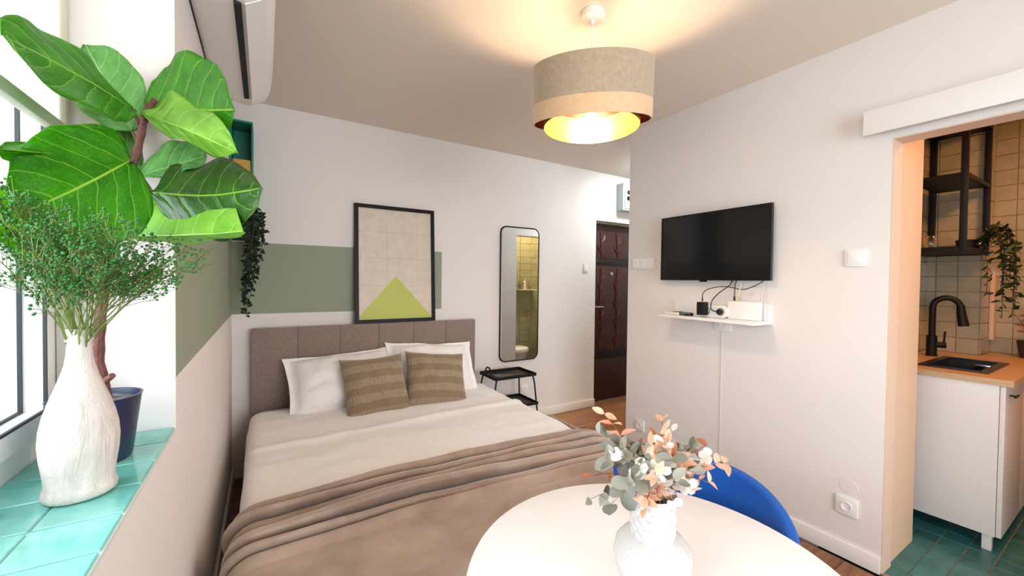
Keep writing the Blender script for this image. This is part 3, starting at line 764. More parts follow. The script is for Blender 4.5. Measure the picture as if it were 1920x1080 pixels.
ac = thing('air_conditioner', (LX+.1, 1.75, 2.10), 'white wall mounted air conditioner with dark outlet slot near the ceiling', 'air conditioner')
AY0, AY1 = 1.27, 2.20
prof = [(0, .27), (.15, .285), (.185, .272), (.207, .24), (.212, .15), (.205, .075), (.185, .035), (.150, .014), (.135, .006), (.09, .012), (.0, .030)]
n_ = len(prof); b_ = MB()
ys = [AY0, AY0+.03, AY0+.10, (AY0+AY1)/2, AY1-.10, AY1-.03, AY1]
sc_ = [.90, .975, 1, 1, 1, .975, .90]
for y_, k in zip(ys, sc_): b_.v += [Vector((LX+.003+p_[0]*k, y_, 2.105+(p_[1]-.14)*(.5+.5*k)+.14)) for p_ in prof]
for i in range(len(ys)-1):
    for j in range(n_): b_.f.append((i*n_+j, i*n_+(j+1) % n_, (i+1)*n_+(j+1) % n_, (i+1)*n_+j))
b_.f.append(tuple(range(n_))[::-1]); b_.f.append(tuple((len(ys)-1)*n_+j for j in range(n_)))
b_.build('body', m_white, ac, smooth=25)
B(LX+.110, LX+.128, AY0+.11, AY1-.12, 2.104, 2.116).build('outlet_slot', mat('dark_slot', '080706', .7), ac)
b_ = MB(); b_.box(LX+.134, LX+.178, AY0+.10, AY1-.11, -.0015, .0015)
Mr = Matrix.Translation((LX+.156, 0, 2.118)) @ Matrix.Rotation(R(-32), 4, 'Y') @ Matrix.Translation((-(LX+.156), 0, 0))
b_.v = [Mr @ v for v in b_.v]; b_.build('louvre', m_white, ac)
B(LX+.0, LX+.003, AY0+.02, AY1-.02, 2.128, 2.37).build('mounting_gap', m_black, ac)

# ------------------------------------------------------------------ corner shelf with trailing plant
gs = thing('corner_shelf', (-.14, 3.14, 1.6), 'narrow emerald green open shelf high in the corner behind the leaves', 'shelf')
m_em = mat('emerald_lacquer', '0d7a5f', .4); gx0, gx1, gy0, gy1 = LX+.004, -.062, 3.02, D-.002
B(gx0, gx1, gy0, gy1, 2.30, 2.312).build('top_board', m_em, gs)
B(gx0, gx1, gy0, gy1, 1.585, 1.60).build('bottom_board', m_black, gs)
B(gx0, gx0+.008, gy0, gy1, 1.60, 2.30).build('side_board', m_em, gs)
B(gx1-.008, gx1, gy0, gy1, 1.60, 2.30).build('side_board', m_em, gs)
B(gx0+.008, gx1-.008, gy1-.008, gy1, 1.60, 2.30).build('back_board', m_em, gs)
B(gx0+.008, gx1-.008, gy0, gy1-.008, 1.93, 1.942).build('middle_board', m_em, gs)
tag(B(gx0+.012, gx1-.012, gy0+.012, gy0+.10, 1.9425, 2.075).build('storage_box', mat('ochre_card', 'c49a4a', .6), bevel=.004), 'ochre box standing inside the green corner shelf', 'box')

def leaf_mesh(name, m, L, W_, fold=.25, curl=.15, nu=6, nv=4, shape='oval'):
    def fn(u, v):
        t = v*2-1
        if shape == 'oval': w_ = math.sin(PI*min(1, max(0, u))**.85)**.8
        else: w_ = math.sqrt(max(0, 1-(2*u-1)**2))
        return Vector((t*W_/2*w_, u*L, fold*abs(t)*W_/2*w_ - curl*L*u*u))
    return MB().grid(fn, nu, nv).mesh(name, m, smooth=60)
def veil_mat(name, a, b_, rough=.35, tr=.2, spec=.4):
    s = N(name); s.b.inputs['Roughness'].default_value = rough; s.b.inputs['Specular IOR Level'].default_value = spec
    c = s.mix(s.rnd(), lin(a), lin(b_)); s.base(c)
    t_ = s.n('ShaderNodeBsdfTranslucent'); s.set(t_.inputs[0], c); mx_ = s.n('ShaderNodeMixShader'); mx_.inputs[0].default_value = tr
    s.t.links.new(s.b.outputs[0], mx_.inputs[1]); s.t.links.new(t_.outputs[0], mx_.inputs[2]); s.t.links.new(mx_.outputs[0], s.out.inputs[0]); return s.m
m_ivy = veil_mat('dark_trailing_leaf', '16231a', '2c4028', .35, .1)
m_ivystem = mat('dark_stem', '2a2a1c', .7)
def orient(tangent, up):
    t = Vector(tangent).normalized(); up = Vector(up); x = t.cross(up)
    if x.length < 1e-4: x = t.orthogonal()
    x.normalize(); z = x.cross(t); return Matrix((x, t, z)).transposed().to_euler()
def trailing(name, root, strands, leaf, stem_m, label, cat='plant', pot=None, leaf_step=.022, seed=1):
    rr = random.Random(seed)
    o = thing(name, root, label, cat)
    if pot: pot(o)
    for pts in strands:
        P = catmull(pts, 10); MB().tube(P, .0016, 5).build('vine', stem_m, o)
        acc = 0
        for i in range(1, len(P)):
            acc += (P[i]-P[i-1]).length
            if acc > leaf_step:
                acc = 0; t = (P[i]-P[i-1]).normalized()
                d_ = Vector((rr.uniform(-1, 1), rr.uniform(-1, .6), rr.uniform(-.9, .5))).normalized()
                inst('leaf', leaf, o, P[i], orient(d_, (rr.uniform(-.5, .5), -1, rr.uniform(.1, 1))), (rr.uniform(.8, 1.2),)*3)
    return o
ivl = leaf_mesh('leaf', m_ivy, .036, .021, .3, .2, 4, 2)
rt = Vector((-.045, 3.0, 1.62)); rr = random.Random(3); strands = []
for k in range(11):
    dx, dy = rr.uniform(-.045, .060), rr.uniform(-.05, .03); ln = [.52, .44, .50, .36, .30, .40, .25, .33, .2, .27, .15][k]
    strands.append([rt+Vector((dx*.2, .05, .02)), rt+Vector((dx*.6, dy*.5, .10+rr.uniform(0, .07))), rt+Vector((dx, dy, .02)), rt+Vector((dx*.8-.02, dy, -ln*.5)), rt+Vector((dx*.3-.045, dy, -ln))])
def ivypot(o): MB().lathe([(0, 0), (.026, 0), (.032, .05), (.032, .055), (.027, .055), (.026, .03), (0, .03)], 18, (-.112, 3.07, 1.601)).build('pot', m_black, o)
trailing('trailing_plant', rt, strands, ivl, m_ivystem, 'dark trailing plant hanging from the green corner shelf', pot=ivypot, leaf_step=.0135, seed=5)

# ------------------------------------------------------------------ plaster bottle vase with green sprigs
VC = Vector((-.262, .945, SZ+.0005))
def plaster(v, a):
    k = 1+.014*nz(math.cos(a)*2, math.sin(a)*2, v.z*9)+.006*nz(math.cos(a)*8, math.sin(a)*8, v.z*5)
    return Vector((v.x*k, v.y*k, v.z))
prof = [(0, .004), (.058, .001), (.063, .004), (.065, .012), (.062, .022), (.059, .027), (.062, .05), (.067, .08), (.069, .105), (.067, .13), (.061, .155), (.052, .18), (.042, .203), (.033, .225), (.026, .245), (.0225, .265), (.021, .284), (.022, .288), (.0245, .291), (.0235, .296), (.0225, .300), (.0238, .305), (.0238, .311), (.0215, .313), (.0185, .311), (.0182, .27), (0, .26)]
s = N('rough_plaster'); s.b.inputs['Roughness'].default_value = .85; s.base(s.mix(s.ramp(s.noise(12, 4, s.coord()), .3, .7), lin('cfc4bb'), lin('ded5cc')))
s.bump(s.noise(38, 6, s.mapping(s.coord(), (1, 1, .35)), .65, 1.5), .9, .010)
prof = [(r_*.70, z_*.885) for r_, z_ in prof]
vs_ = MB().lathe(prof, 72, VC, deform=plaster).build('bottle_vase', s.m, smooth=60)
tag(vs_, 'rough white plaster bottle vase on the turquoise sill', 'vase')
VT = VC + Vector((0, 0, .277))
m_sprig = mat('sprig_stem_green', '66752f', .6, rnd=.2); m_bud = mat('sprig_bud_green', '24661c', .5, rnd=.35)
budm = None
ends = [(372, 487, .80), (345, 468, .74), (318, 455, .82), (300, 500, .70), (285, 462, .78), (262, 448, .70), (240, 436, .80), (222, 452, .66), (205, 430, .74), (186, 436, .64), (168, 428, .72), (150, 436, .62), (128, 432, .70), (112, 420, .60), (92, 408, .68), (70, 396, .60), (46, 384, .66), (22, 376, .58), (4, 400, .60), (-12, 438, .62), (-25, 470, .58), (-10, 492, .66), (60, 470, .72), (84, 545, .60), (100, 500, .74), (130, 480, .58), (180, 480, .60), (215, 490, .62), (250, 492, .66), (275, 515, .72), (310, 520, .78), (330, 500, .70), (40, 430, .56), (75, 430, .75), (-5, 372, .70)]
rr = random.Random(11)
for k, (px, py, dd) in enumerate(ends):
    if px < 260 and py < 450: dd = min(dd, .60)
    E = at(px, py, dd*.97)
    if E.x < FX+.05: E.x = FX+.05+rr.uniform(0, .02)
    o = thing('green_sprig', VT, 'thin green sprig with tiny round buds in the plaster vase', 'sprig', 'green sprigs in the plaster vase')
    b0 = VT + Vector((rr.uniform(-.012, .012), rr.uniform(-.012, .012), -.03)); mid = b0.lerp(E, .5) + Vector((0, 0, .012+rr.uniform(0, .015)))
    P = bez(b0, mid, E, 12); L = sum((P[i+1]-P[i]).length for i in range(12))
    stem = MB(); buds = MB(); stem.tube(P, [.0012-.0006*i/12 for i in range(13)], 4)
    def bud(c):
        r_ = rr.uniform(.0015, .0026)
        buds.lathe([(0, -r_), (r_*.8, -r_*.55), (r_, 0), (r_*.8, r_*.55), (0, r_)], 6, c)
    nb = 16
    for j in range(nb):
        t = .36+.64*j/nb; i0 = min(11, int(t*12)); p0 = P[i0].lerp(P[i0+1], t*12-i0); tg = (P[i0+1]-P[i0]).normalized()
        side = Vector((rr.gauss(0, 1), rr.gauss(0, 1), rr.gauss(.2, 1))); side = (side - tg*side.dot(tg)).normalized()
        ln = .042*(1.25-t)+.010
        q = p0 + tg*ln*.8 + side*ln*.62
        stem.tube([p0, p0.lerp(q, .55)+tg*.004, q], .0005, 3, cap=False)
        bud(q)
        for _ in range(4):
            e2 = q.lerp(p0, rr.uniform(0, .6)); e3 = e2 + tg*rr.uniform(.003, .015) + Vector((rr.gauss(0, .006), rr.gauss(0, .006), rr.gauss(.003, .006)))
            stem.tube([e2, e3], .00035, 3, cap=False); bud(e3)
    bud(E)
    stem.build('stem', m_sprig, o); tag(buds.build('buds', m_bud, o), kind='stuff')

# ------------------------------------------------------------------ fiddle leaf fig in a navy pot
PC = Vector((-.283, 1.103, SZ+.0005))
fp = thing('fiddle_leaf_fig', PC, 'fiddle leaf fig with big glossy leaves in a navy pot', 'potted plant')
MB().lathe([(0, 0), (.050, 0), (.053, .004), (.067, .122), (.069, .127), (.065, .127), (.063, .112), (0, .112)], 48, PC).build('pot', mat('navy_glazed_pot', '232a47', .35), fp)
MB().lathe([(0, .122), (.04, .120), (.064, .1125)][::-1], 36, PC, cap=False, deform=lambda v, a: v+Vector((0, 0, .006*nz(v.x*60, v.y*60)))).build('soil', mat('grey_gravel', '8b8f96', .9, var=.5, vscale=120, bump=.8, bscale=150), fp)
m_bark = mat('reddish_bark', '7a4a44', .8, var=.45, vscale=30, bump=.6, bscale=70)
trunk = [PC+Vector((-.006, 0, .105)), at(196, 740, .80), at(184, 680, .80), at(186, 620, .805), at(192, 560, .81), at(202, 500, .82), at(207, 450, .83), at(222, 395, .84), at(240, 340, .85), at(256, 290, .85), at(267, 240, .855), at(277, 205, .855), at(292, 187, .855)]
TP = catmull(trunk, 5); MB().tube(TP, [.011-.0052*i/len(TP)+.0008*math.sin(i*1.7) for i in range(len(TP))], 10).build('trunk', m_bark, fp)
MB().tube([at(187, 722, .80), at(198, 714, .795), at(211, 704, .79)], [.007, .006, .0055], 8).build('pruned_stub', m_bark, fp)
MB().tube([at(205, 462, .825), at(212, 448, .80), at(228, 440, .79)], [.006, .005, .004], 7).build('branch', m_bark, fp)
def fig_mat(name, dark, mid, vein, tr):
    s = N(name); s.b.inputs['Roughness'].default_value = .38; s.b.inputs['Specular IOR Level'].default_value = .4
    uv = s.xyz(s.coord('UV')); u, v = uv[0], s.math('ABSOLUTE', s.math('MULTIPLY_ADD', uv[1], 2., -1.))
    wob = s.math('MULTIPLY_ADD', s.noise(5, 2, s.coord('UV')), .08, -.04)
    # side veins: lines of constant (u - .32 v^1.2)
    q = s.math('ADD', s.math('SUBTRACT', u, s.math('MULTIPLY', s.math('POWER', v, 1.3), .26)), wob)
    fr_ = s.math('ABSOLUTE', s.math('SUBTRACT', s.math('FRACT', s.math('MULTIPLY', q, 6.2)), .5))
    side = s.ramp(fr_, .036, .012)
    midr = s.ramp(v, .026, .012)
    fine = s.ramp(s.math('ABSOLUTE', s.math('SUBTRACT', s.noise(26, 2, s.coord('UV')), .5)), .03, 0)
    body = s.mix(s.ramp(s.noise(3.2, 3, s.coord('UV')), .3, .7), lin(dark), lin(mid))
    body = s.mix(s.math('MULTIPLY', fine, .25), body, lin(vein))
    vn = s.math('MAXIMUM', s.math('MULTIPLY', side, .62), midr)
    col = s.mix(vn, body, lin(vein)); s.base(col)
    hump = s.math('SUBTRACT', s.ramp(fr_, 0, .25), s.math('MULTIPLY', midr, .6))
    s.bump(hump, .25, .006)
    t_ = s.n('ShaderNodeBsdfTranslucent'); s.set(t_.inputs[0], s.mix(.35, col, lin('9fd11a'))); mx_ = s.n('ShaderNodeMixShader'); mx_.inputs[0].default_value = tr
    s.t.links.new(s.b.outputs[0], mx_.inputs[1]); s.t.links.new(t_.outputs[0], mx_.inputs[2]); s.t.links.new(mx_.outputs[0], s.out.inputs[0]); return s.m
m_fA = fig_mat('fig_leaf_green', '1d7507', '3f9d0e', 'a9d24a', .36)
m_fB = fig_mat('fig_leaf_deep', '153c05', '275a0a', '7ba834', .12)
m_fC = fig_mat('fig_leaf_pale', '6dae28', '93cd48', 'bfe07c', .35)
m_fE = fig_mat('fig_leaf_painted_backlight', '57a80c', '84c71c', 'cfe26a', .5)  # window light behind the leaf, put into its yellow-green colour
m_fD = fig_mat('fig_leaf_sage', '468a3a', '6cab58', 'a5cc86', .25)
def fig_leaf(base, tip, A, Bp, m, um=.55, shape='fiddle', wave=.008, seed=0, sag=0.0, curlA=0.0, curlB=0.0):
    """blade from base to tip; A and Bp are the outermost points of its two halves"""
    base, tip, A, Bp = [at(*q) for q in (base, tip, A, Bp)]
    ax = tip-base; c0 = base + ax*um; L = ax.length
    nrm = (A-c0).cross(ax).normalized()
    pts = {'fiddle': [(0, .10), (.06, .42), (.18, .62), (.34, .74), (.5, .92), (.68, 1), (.82, .94), (.91, .78), (.96, .58), (.988, .34), (1, .02)],
           'cordate': [(0, .34), (.05, .66), (.14, .86), (.3, 1), (.5, .98), (.7, .84), (.86, .68), (.94, .5), (.975, .35), (.992, .2), (1, .02)],
           'oval': [(0, .06), (.08, .42), (.2, .72), (.38, .95), (.55, 1), (.72, .9), (.85, .76), (.93, .58), (.97, .42), (.992, .24), (1, .02)]}[shape]
    def wid(u):
        for (a, b_), (c, d_) in zip(pts, pts[1:]):
            if u <= c:
                t = (u-a)/(c-a); t = t*t*(3-2*t)*.5+t*.5; return b_+(d_-b_)*t
        return pts[-1][1]
    def fn(u, v):
        t = v*2-1; P = base + ax*u - nrm*sag*L*4*u*(1-u)*0 + nrm*sag*L*math.sin(PI*u)
        sv = (A-c0) if t < 0 else (Bp-c0)
        k = abs(t); w_ = wid(u)
        back = 0
        if shape == 'cordate': back = -.16*max(0, 1-u/.22)*k**1.5*w_
        P = P + sv*k*w_ + ax*back
        cu = curlA if t < 0 else curlB
        P += nrm*(cu*L*k*k*w_ + wave*math.sin(u*13+seed+(2 if t < 0 else 0))*k*k + .25*wave*nz(u*6+seed, t*3))
        P.x = max(P.x, -.334)
        if P.x < -.175: P.y = min(P.y, 1.248)
        return P
    return MB().grid(fn, 26, 18).build('leaf', m, fp, smooth=80, solid=.0011)
#        base             tip              half A           half B
fig_leaf((250, 205, .86), (4, 66, .585), (112, 76, .72), (165, 222, .70), m_fA, .5, 'oval', .006, 1, .02, 0, .05)
fig_leaf((248, 246, .89), (160, 84, .86), (268, 150, .89), (140, 190, .84), m_fD, .5, 'oval', .006, 2)
fig_leaf((275, 198, .87), (440, 206, .83), (346, 92, .91), (358, 250, .86), m_fA, .5, 'oval', .006, 3, .03)
fig_leaf((268, 214, .84), (446, 288, .77), (338, 184, .88), (335, 268, .84), m_fC, .42, 'oval', .009, 4, -.03)
fig_leaf((248, 298, .80), (22, 408, .630), (64, 246, .655), (226, 456, .72), m_fA, .42, 'cordate', .010, 5, .05)
fig_leaf((282, 360, .84), (490, 352, .79), (385, 290, .93), (400, 440, .80), m_fB, .56, 'oval', .009, 6, .05)
fig_leaf((238, 442, .83), (456, 434, .76), (338, 346, .88), (345, 454, .82), m_fC, .5, 'oval', .006, 7, .02)
fig_leaf((264, 318, .90), (190, 258, .88), (250, 250, .90), (205, 302, .87), m_fB, .5, 'oval', .004, 8)
fig_leaf((262, 330, .90), (388, 292, .94), (320, 266, .93), (330, 328, .90), m_fD, .5, 'oval', .006, 9)
fig_leaf((180, 448, .80), (-60, 392, .545), (50, 362, .66), (75, 484, .655), m_fE, .5, 'oval', .008, 10)
fig_leaf((250, 300, .86), (-2, 280, .58), (120, 264, .76), (110, 312, .74), m_fA, .5, 'oval', .004, 11)
for a, b_ in (((262, 240, .855), (250, 205, .86)), ((258, 265, .853), (248, 246, .89)), ((272, 222, .855), (277, 196, .87)), ((266, 240, .855), (268, 214, .84)), ((248, 312, .85), (246, 300, .76)), ((250, 310, .85), (286, 360, .84)), ((215, 432, .835), (243, 440, .83))):
    MB().tube([at(*a), at(*b_)], [.004, .0028], 7).build('petiole', m_bark, fp)

# ------------------------------------------------------------------ round table, chair, ribbed vase with dried bouquet
TC = Vector((.703, .55, 0)); TR = .402
tb = thing('round_table', TC, 'round white table in the foreground beside the bed', 'table')
MB().lathe([(0, .700), (.385, .700), (.399, .706), (TR, .712), (.399, .718), (.395, .72), (0, .72)], 96, TC).build('table_top', mat('white_laminate', 'f0eeee', .32), tb, smooth=30)
MB().lathe([(0, .012), (.024, .012), (.024, .66), (.09, .695), (.09, .6995), (0, .6995)], 32, TC).build('column', m_white, tb)
MB().lathe([(0, 0), (.26, 0), (.262, .006), (.25, .011), (.03, .02), (0, .02)], 48, TC).build('base', m_white, tb)

m_blue = fabric('cobalt_felt', '00459a', '0659b4', 240, .5, .9, .05)
ch = thing('tub_chair', (.956, .746, 0), 'cobalt blue fabric tub chair tucked behind the round table', 'chair')
CC = Vector((.956, .746, 0))
def shell(off):
    def fn(u, v):
        an = R(-96+162*u)                      # 0 faces +x, the middle of the back
        k = math.cos(an*.5)
        topz = .622 + .125*max(0, math.cos(an*.62))**1.8
        lo = .40
        z = lo + (topz-lo)*v
        r_ = .225 + .072*v**.8 + off
        ell = 1+.06*math.cos(2*an)
        edge = .010*math.sin(PI*min(1, max(0, v)))
        return CC + Vector((r_*math.cos(an)*ell, r_*1.03*math.sin(an), z))
    return fn
b_ = MB().grid(shell(0), 48, 14); g2 = MB().grid(shell(.030), 48, 14); k = len(b_.v)
b_.v += g2.v; b_.f = [f[::-1] for f in b_.f] + [tuple(i+k for i in f) for f in g2.f]; b_.uv = {}
nv = 15
def strip(ids):
    for i in range(len(ids)-1): b_.f.append((ids[i], ids[i+1], ids[i+1]+k, ids[i]+k))
strip([i*nv+14 for i in range(49)]); strip([i*nv for i in range(48, -1, -1)]); strip([j for j in range(15)]); strip([48*nv+j for j in range(14, -1, -1)])
sh_ = b_.build('shell', m_blue, ch, smooth=50)
md = sh_.modifiers.new('round', 'BEVEL'); md.width = .009; md.segments = 3; md.limit_method = 'ANGLE'; md.angle_limit = R(50)
MB().lathe([(0, .36), (.19, .36), (.235, .375), (.245, .41), (.235, .445), (.2, .455), (0, .46)], 40, CC).build('seat', m_blue, ch, smooth=50)
m_beech = wood('beech_leg', 'b08a5e', 'caa678')
for sx_, sy_ in ((1, 1), (1, -1), (-1, 1), (-1, -1)):
    MB().tube([CC+Vector((sx_*.12, sy_*.12, .362)), CC+Vector((sx_*.20, sy_*.20, 0))], [.016, .010], 10).build('leg', m_beech, ch)

VB = Vector((.668, .536, .7205))
def dimple(v, a):
    if v.z < .116 or v.z > .188: return v
    k = 1+.045*math.sin(a*13+ (PI if int((v.z-.116)/.012) % 2 else 0))*math.sin((v.z-.116)/.012*PI % PI)
    return Vector((v.x*k, v.y*k, v.z))
prof = [(0, .003), (.040, .001), (.046, .004), (.060, .022), (.071, .045), (.0755, .068), (.072, .088), (.060, .102), (.047, .1075)] + [(.0435-.0005*math.sin(i*.3), .1085+i*.0023) for i in range(31)] + [(.0445, .180), (.046, .184), (.0445, .187), (.041, .185), (.039, .16), (0, .15)]
s = N('white_speckled_ceramic'); s.b.inputs['Roughness'].default_value = .18; s.base(s.mix(s.ramp(s.noise(190, 2, s.coord()), .64, .7), lin('c4c1be'), lin('aca6a0')))
prof = [(r_, z_*1.06) for r_, z_ in prof]
tag(MB().lathe(prof, 104, VB, deform=dimple).build('ceramic_vase', s.m, smooth=60), 'white ceramic vase with dimpled neck on the round table', 'vase')
m_eu = veil_mat('grey_green_eucalyptus', '6f6e62', 'a5a497', .5, .12); m_wh = veil_mat('white_dried_petal', 'e9e2d8', 'f6f2ea', .6, .25)
m_pe = veil_mat('peach_dried_leaf', 'd79a78', 'efc6aa', .55, .3); m_ru = veil_mat('rust_dried_leaf', '8a4a33', 'b8704f', .55, .2)
m_st1 = mat('pale_stem', '9a8a70', .6); m_st2 = mat('red_brown_stem', '7d4f3d', .6)
lf = {'eu': leaf_mesh('leaf', m_eu, .030, .026, .18, .1, 6, 4, 'round'), 'eus': leaf_mesh('leaf', m_eu, .032, .017, .3, .15, 6, 4), 'wh': leaf_mesh('petal', m_wh, .020, .017, .3, -.25, 6, 4, 'round'),
      'pe': leaf_mesh('leaf', m_pe, .026, .012, .35, .2, 6, 4), 'ru': leaf_mesh('leaf', m_ru, .022, .012, .3, .25, 6, 4)}
rr = random.Random(21); VN = VB + Vector((0, 0, .194))
KIND = {'eu': 'grey green eucalyptus stem', 'eus': 'slender grey leaved stem', 'wh': 'white dried flower stem', 'pe': 'peach dried leaf stem', 'ru': 'rust coloured dried stem'}
stems = [('pe', 1133, 776, .86, 5, 'tallest at the left'), ('eus', 1122, 812, .80, 6, 'leaning to the bed'), ('eu', 1160, 838, .84, 6, 'upright at the left'), ('eu', 1140, 862, .76, 6, 'low at the left'),
         ('ru', 1108, 892, .78, 7, 'reaching far left over the table'), ('eu', 1146, 945, .72, 4, 'drooping with one large leaf in front'), ('eus', 1132, 925, .80, 6, 'drooping at the left rim'), ('wh', 1176, 862, .78, 8, 'white cluster left of centre'),
         ('wh', 1200, 880, .74, 9, 'white cluster at the front'), ('ru', 1196, 835, .84, 8, 'rust leaves behind the white cluster'), ('pe', 1242, 790, .86, 6, 'tallest in the middle'), ('ru', 1228, 818, .80, 9, 'rust tuft in the middle'), ('pe', 1252, 825, .78, 9, 'peach tuft right of the middle'),
         ('pe', 1222, 835, .74, 9, 'peach tuft in front of the middle'), ('wh', 1262, 808, .88, 5, 'white tips at the back'), ('wh', 1240, 888, .72, 9, 'white blossoms over the neck'), ('eu', 1262, 860, .74, 4, 'broad leaves right of centre'), ('eu', 1290, 838, .82, 6, 'upright at the right'), ('eu', 1308, 855, .86, 6, 'outer right'),
         ('eus', 1300, 885, .78, 7, 'low at the right'), ('pe', 1358, 868, .84, 6, 'long arc to the far right'), ('ru', 1326, 834, .86, 3, 'single tip at the upper right'), ('pe', 1330, 905, .80, 6, 'curving down at the right'), ('eus', 1270, 905, .70, 6, 'short at the right rim'), ('pe', 1210, 955, .69, 5, 'hanging over the front of the neck'), ('wh', 1262, 940, .70, 5, 'white petals hanging at the right of the neck'), ('eu', 1180, 905, .70, 5, 'round leaves at the front left')]
FILL = {'ru': 'short rust coloured sprig tucked among the other dried stems', 'pe': 'short peach sprig tucked among the other dried stems', 'wh': 'short white petal cluster tucked among the other dried stems', 'eus': 'short grey leaved sprig tucked among the other dried stems'}
for k in range(26):
    kind = ('ru', 'pe', 'wh', 'eus')[k % 4]
    stems.append((kind, 1225+rr.gauss(0, 48), 868+rr.gauss(0, 32), rr.uniform(.70, .86), 7, None))
for kind, px, py, dd, n_, where in stems:
    E = at(px, py, dd*.985); o = thing('dried_stem', VN, FILL[kind] if where is None else KIND[kind] + ', ' + where + ' of the bouquet', 'dried stem', 'dried stems in the ceramic vase')
    b0 = VN + Vector((rr.uniform(-.02, .02), rr.uniform(-.02, .02), -.03)); top = b0 + Vector((rr.uniform(-.01, .01), rr.uniform(-.01, .01), .06))
    mid = top.lerp(E, .45) + Vector((0, 0, .03 if py > 860 else .012))
    P = bez(b0, (top+mid)/2 + Vector((0, 0, .015)), E, 14)
    MB().tube(P, [.0014-.0006*i/14 for i in range(15)], 5).build('stem', m_st2 if kind in ('pe', 'ru') else m_st1, o)
    for j in range(n_):
        t = .38+.62*(j+1)/n_; i0 = min(13, int(t*14)); p0 = P[i0].lerp(P[i0+1], min(1, t*14-i0)); tg = (P[i0+1]-P[i0]).normalized()
        sd = Vector((rr.gauss(0, 1), rr.gauss(0, 1), rr.gauss(.1, .8))).normalized()
        dr_ = (tg*(.5 if kind != 'wh' else .2)+sd*.9).normalized()
        back = (CAM-p0).normalized()
        up = (back*.9 + Vector((rr.gauss(0, .6), rr.gauss(0, .6), rr.gauss(.5, .5)))).normalized()
        sc_ = rr.uniform(.75, 1.25)*(1.1 if kind in ('eu', 'wh') else 1)
        inst('leaf' if kind != 'wh' else 'petal', lf[kind], o, p0, orient(dr_, up), (sc_,)*3)
        if kind in ('eu', 'wh', 'pe'):
            sd2 = (sd*-.8 + tg*.5 + Vector((rr.gauss(0, .3), rr.gauss(0, .3), rr.gauss(0, .3)))).normalized()
            inst('leaf' if kind != 'wh' else 'petal', lf[kind], o, p0, orient(sd2, up), (sc_*rr.uniform(.7, 1.1),)*3)

# ------------------------------------------------------------------ kitchen
CX0, CY0, CT = 3.11, .412, .85
cb = thing('base_cabinet', (3.5, .66, 0), 'white kitchen base cabinet on short legs under the sink', 'cabinet')
m_cab = mat('white_cabinet', 'e9e4e0', .4)
B(CX0, CX0+.018, CY0+.02, KY-.01, .085, CT).build('side_panel', m_cab, cb, bevel=.001)
MB().box(CX0+.018, KX-.01, CY0+.02, KY-.01, .085, .103).box(CX0+.018, KX-.01, KY-.03, KY-.01, .103, CT).box(KX-.03, KX-.012, CY0+.02, KY-.03, .103, CT).build('carcass', m_cab, cb)
for xa, xb in ((CX0+.001, CX0+.46), (CX0+.464, KX-.012)):
    do = B(xa, xb, CY0, CY0+.018, .088, CT-.004).build('cabinet_door', m_cab, cb, bevel=.0015)
    MB().tube([(xa+.10, CY0, .79), (xa+.10, CY0-.022, .79), (xa+.10, CY0-.024, .79)], [.004, .004, .009], 10).tube([(xa+.06, CY0-.022, .79), (xa+.14, CY0-.022, .79)], .005, 8).build('handle', m_black, do)
for x in (CX0+.04, KX-.08):
    for y_ in (CY0+.05, KY-.08):
        MB().box(x-.017, x+.017, y_-.017, y_+.017, 0, .0845).build('leg', m_white, cb, bevel=.002)
SX0, SX1, SY0, SY1 = 3.225, 3.745, .487, .757
wt = MB()
wt.box(CX0-.02, SX0+.01, .385, KY-.009, CT, .88).box(SX1-.01, KX-.009, .385, KY-.009, CT, .88).box(SX0+.01, SX1-.01, .385, SY0+.01, CT, .88).box(SX0+.01, SX1-.01, SY1-.01, KY-.009, CT, .88).box(KX-.009, KF-.009, .385, KS-.009, CT, .88)
tag(wt.build('worktop', m_counter, smooth=0), 'birch wood worktop around the black sink', 'worktop')
m_sink = mat('dark_granite', '23232a', .35, var=.3, vscale=160)
sk = thing('sink', (3.48, .62, .70), 'black composite sink set into the wooden worktop', 'sink')
b_ = MB(); rim = .035; z0 = .715; zt = .888
b_.box(SX0, SX1, SY0, SY0+rim, .8805, zt).box(SX0, SX1, SY1-rim, SY1, .8805, zt).box(SX0, SX0+rim, SY0+rim, SY1-rim, .8805, zt).box(SX1-rim, SX1, SY0+rim, SY1-rim, .8805, zt)
b_.build('rim', m_sink, sk)
b_ = MB(); a, c, d_, e = SX0+rim-.006, SX1-rim+.006, SY0+rim-.006, SY1-rim+.006
b_.box(a, c, d_, e, z0-.008, z0).box(a, a+.006, d_, e, z0, .884).box(c-.006, c, d_, e, z0, .884).box(a+.006, c-.006, d_, d_+.006, z0, .884).box(a+.006, c-.006, e-.006, e, z0, .884)
b_.build('bowl', m_sink, sk)
Mo = T((c-.0065, .575, .842)) @ Matrix(((0, 0, 1, 0), (1, 0, 0, 0), (0, 1, 0, 0), (0, 0, 0, 1)))
ov = MB().prism(rrect(.085, .042, .010, 5), -.004, .0, Mo).build('overflow_plate', m_chrome, sk, bevel=.001)
for dy in (-.018, .018): MB().prism(rrect(.028, .024, .005, 4), -.0050, -.0035, Mo @ Matrix.Translation((dy, 0, 0))).build('overflow_slot', m_blackg, ov)
MB().lathe([(0, z0), (.03, z0), (.03, z0+.003), (0, z0+.003)], 20, (3.48, .62, 0)).build('drain', m_chrome, sk)
fc = thing('faucet', (3.735, .812, .8805), 'tall black kitchen faucet with curved spout behind the sink', 'faucet')
FB = Vector((3.735, .812, .8805)); sp = (Vector((3.60, .60, 0))-Vector((FB.x, FB.y, 0))).normalized()
MB().lathe([(0, 0), (.030, 0), (.030, .006), (.026, .010), (.026, .13), (.020, .135), (0, .135)], 24, FB).build('body', m_black, fc)
spd = Vector((.35, -.94, 0)).normalized()
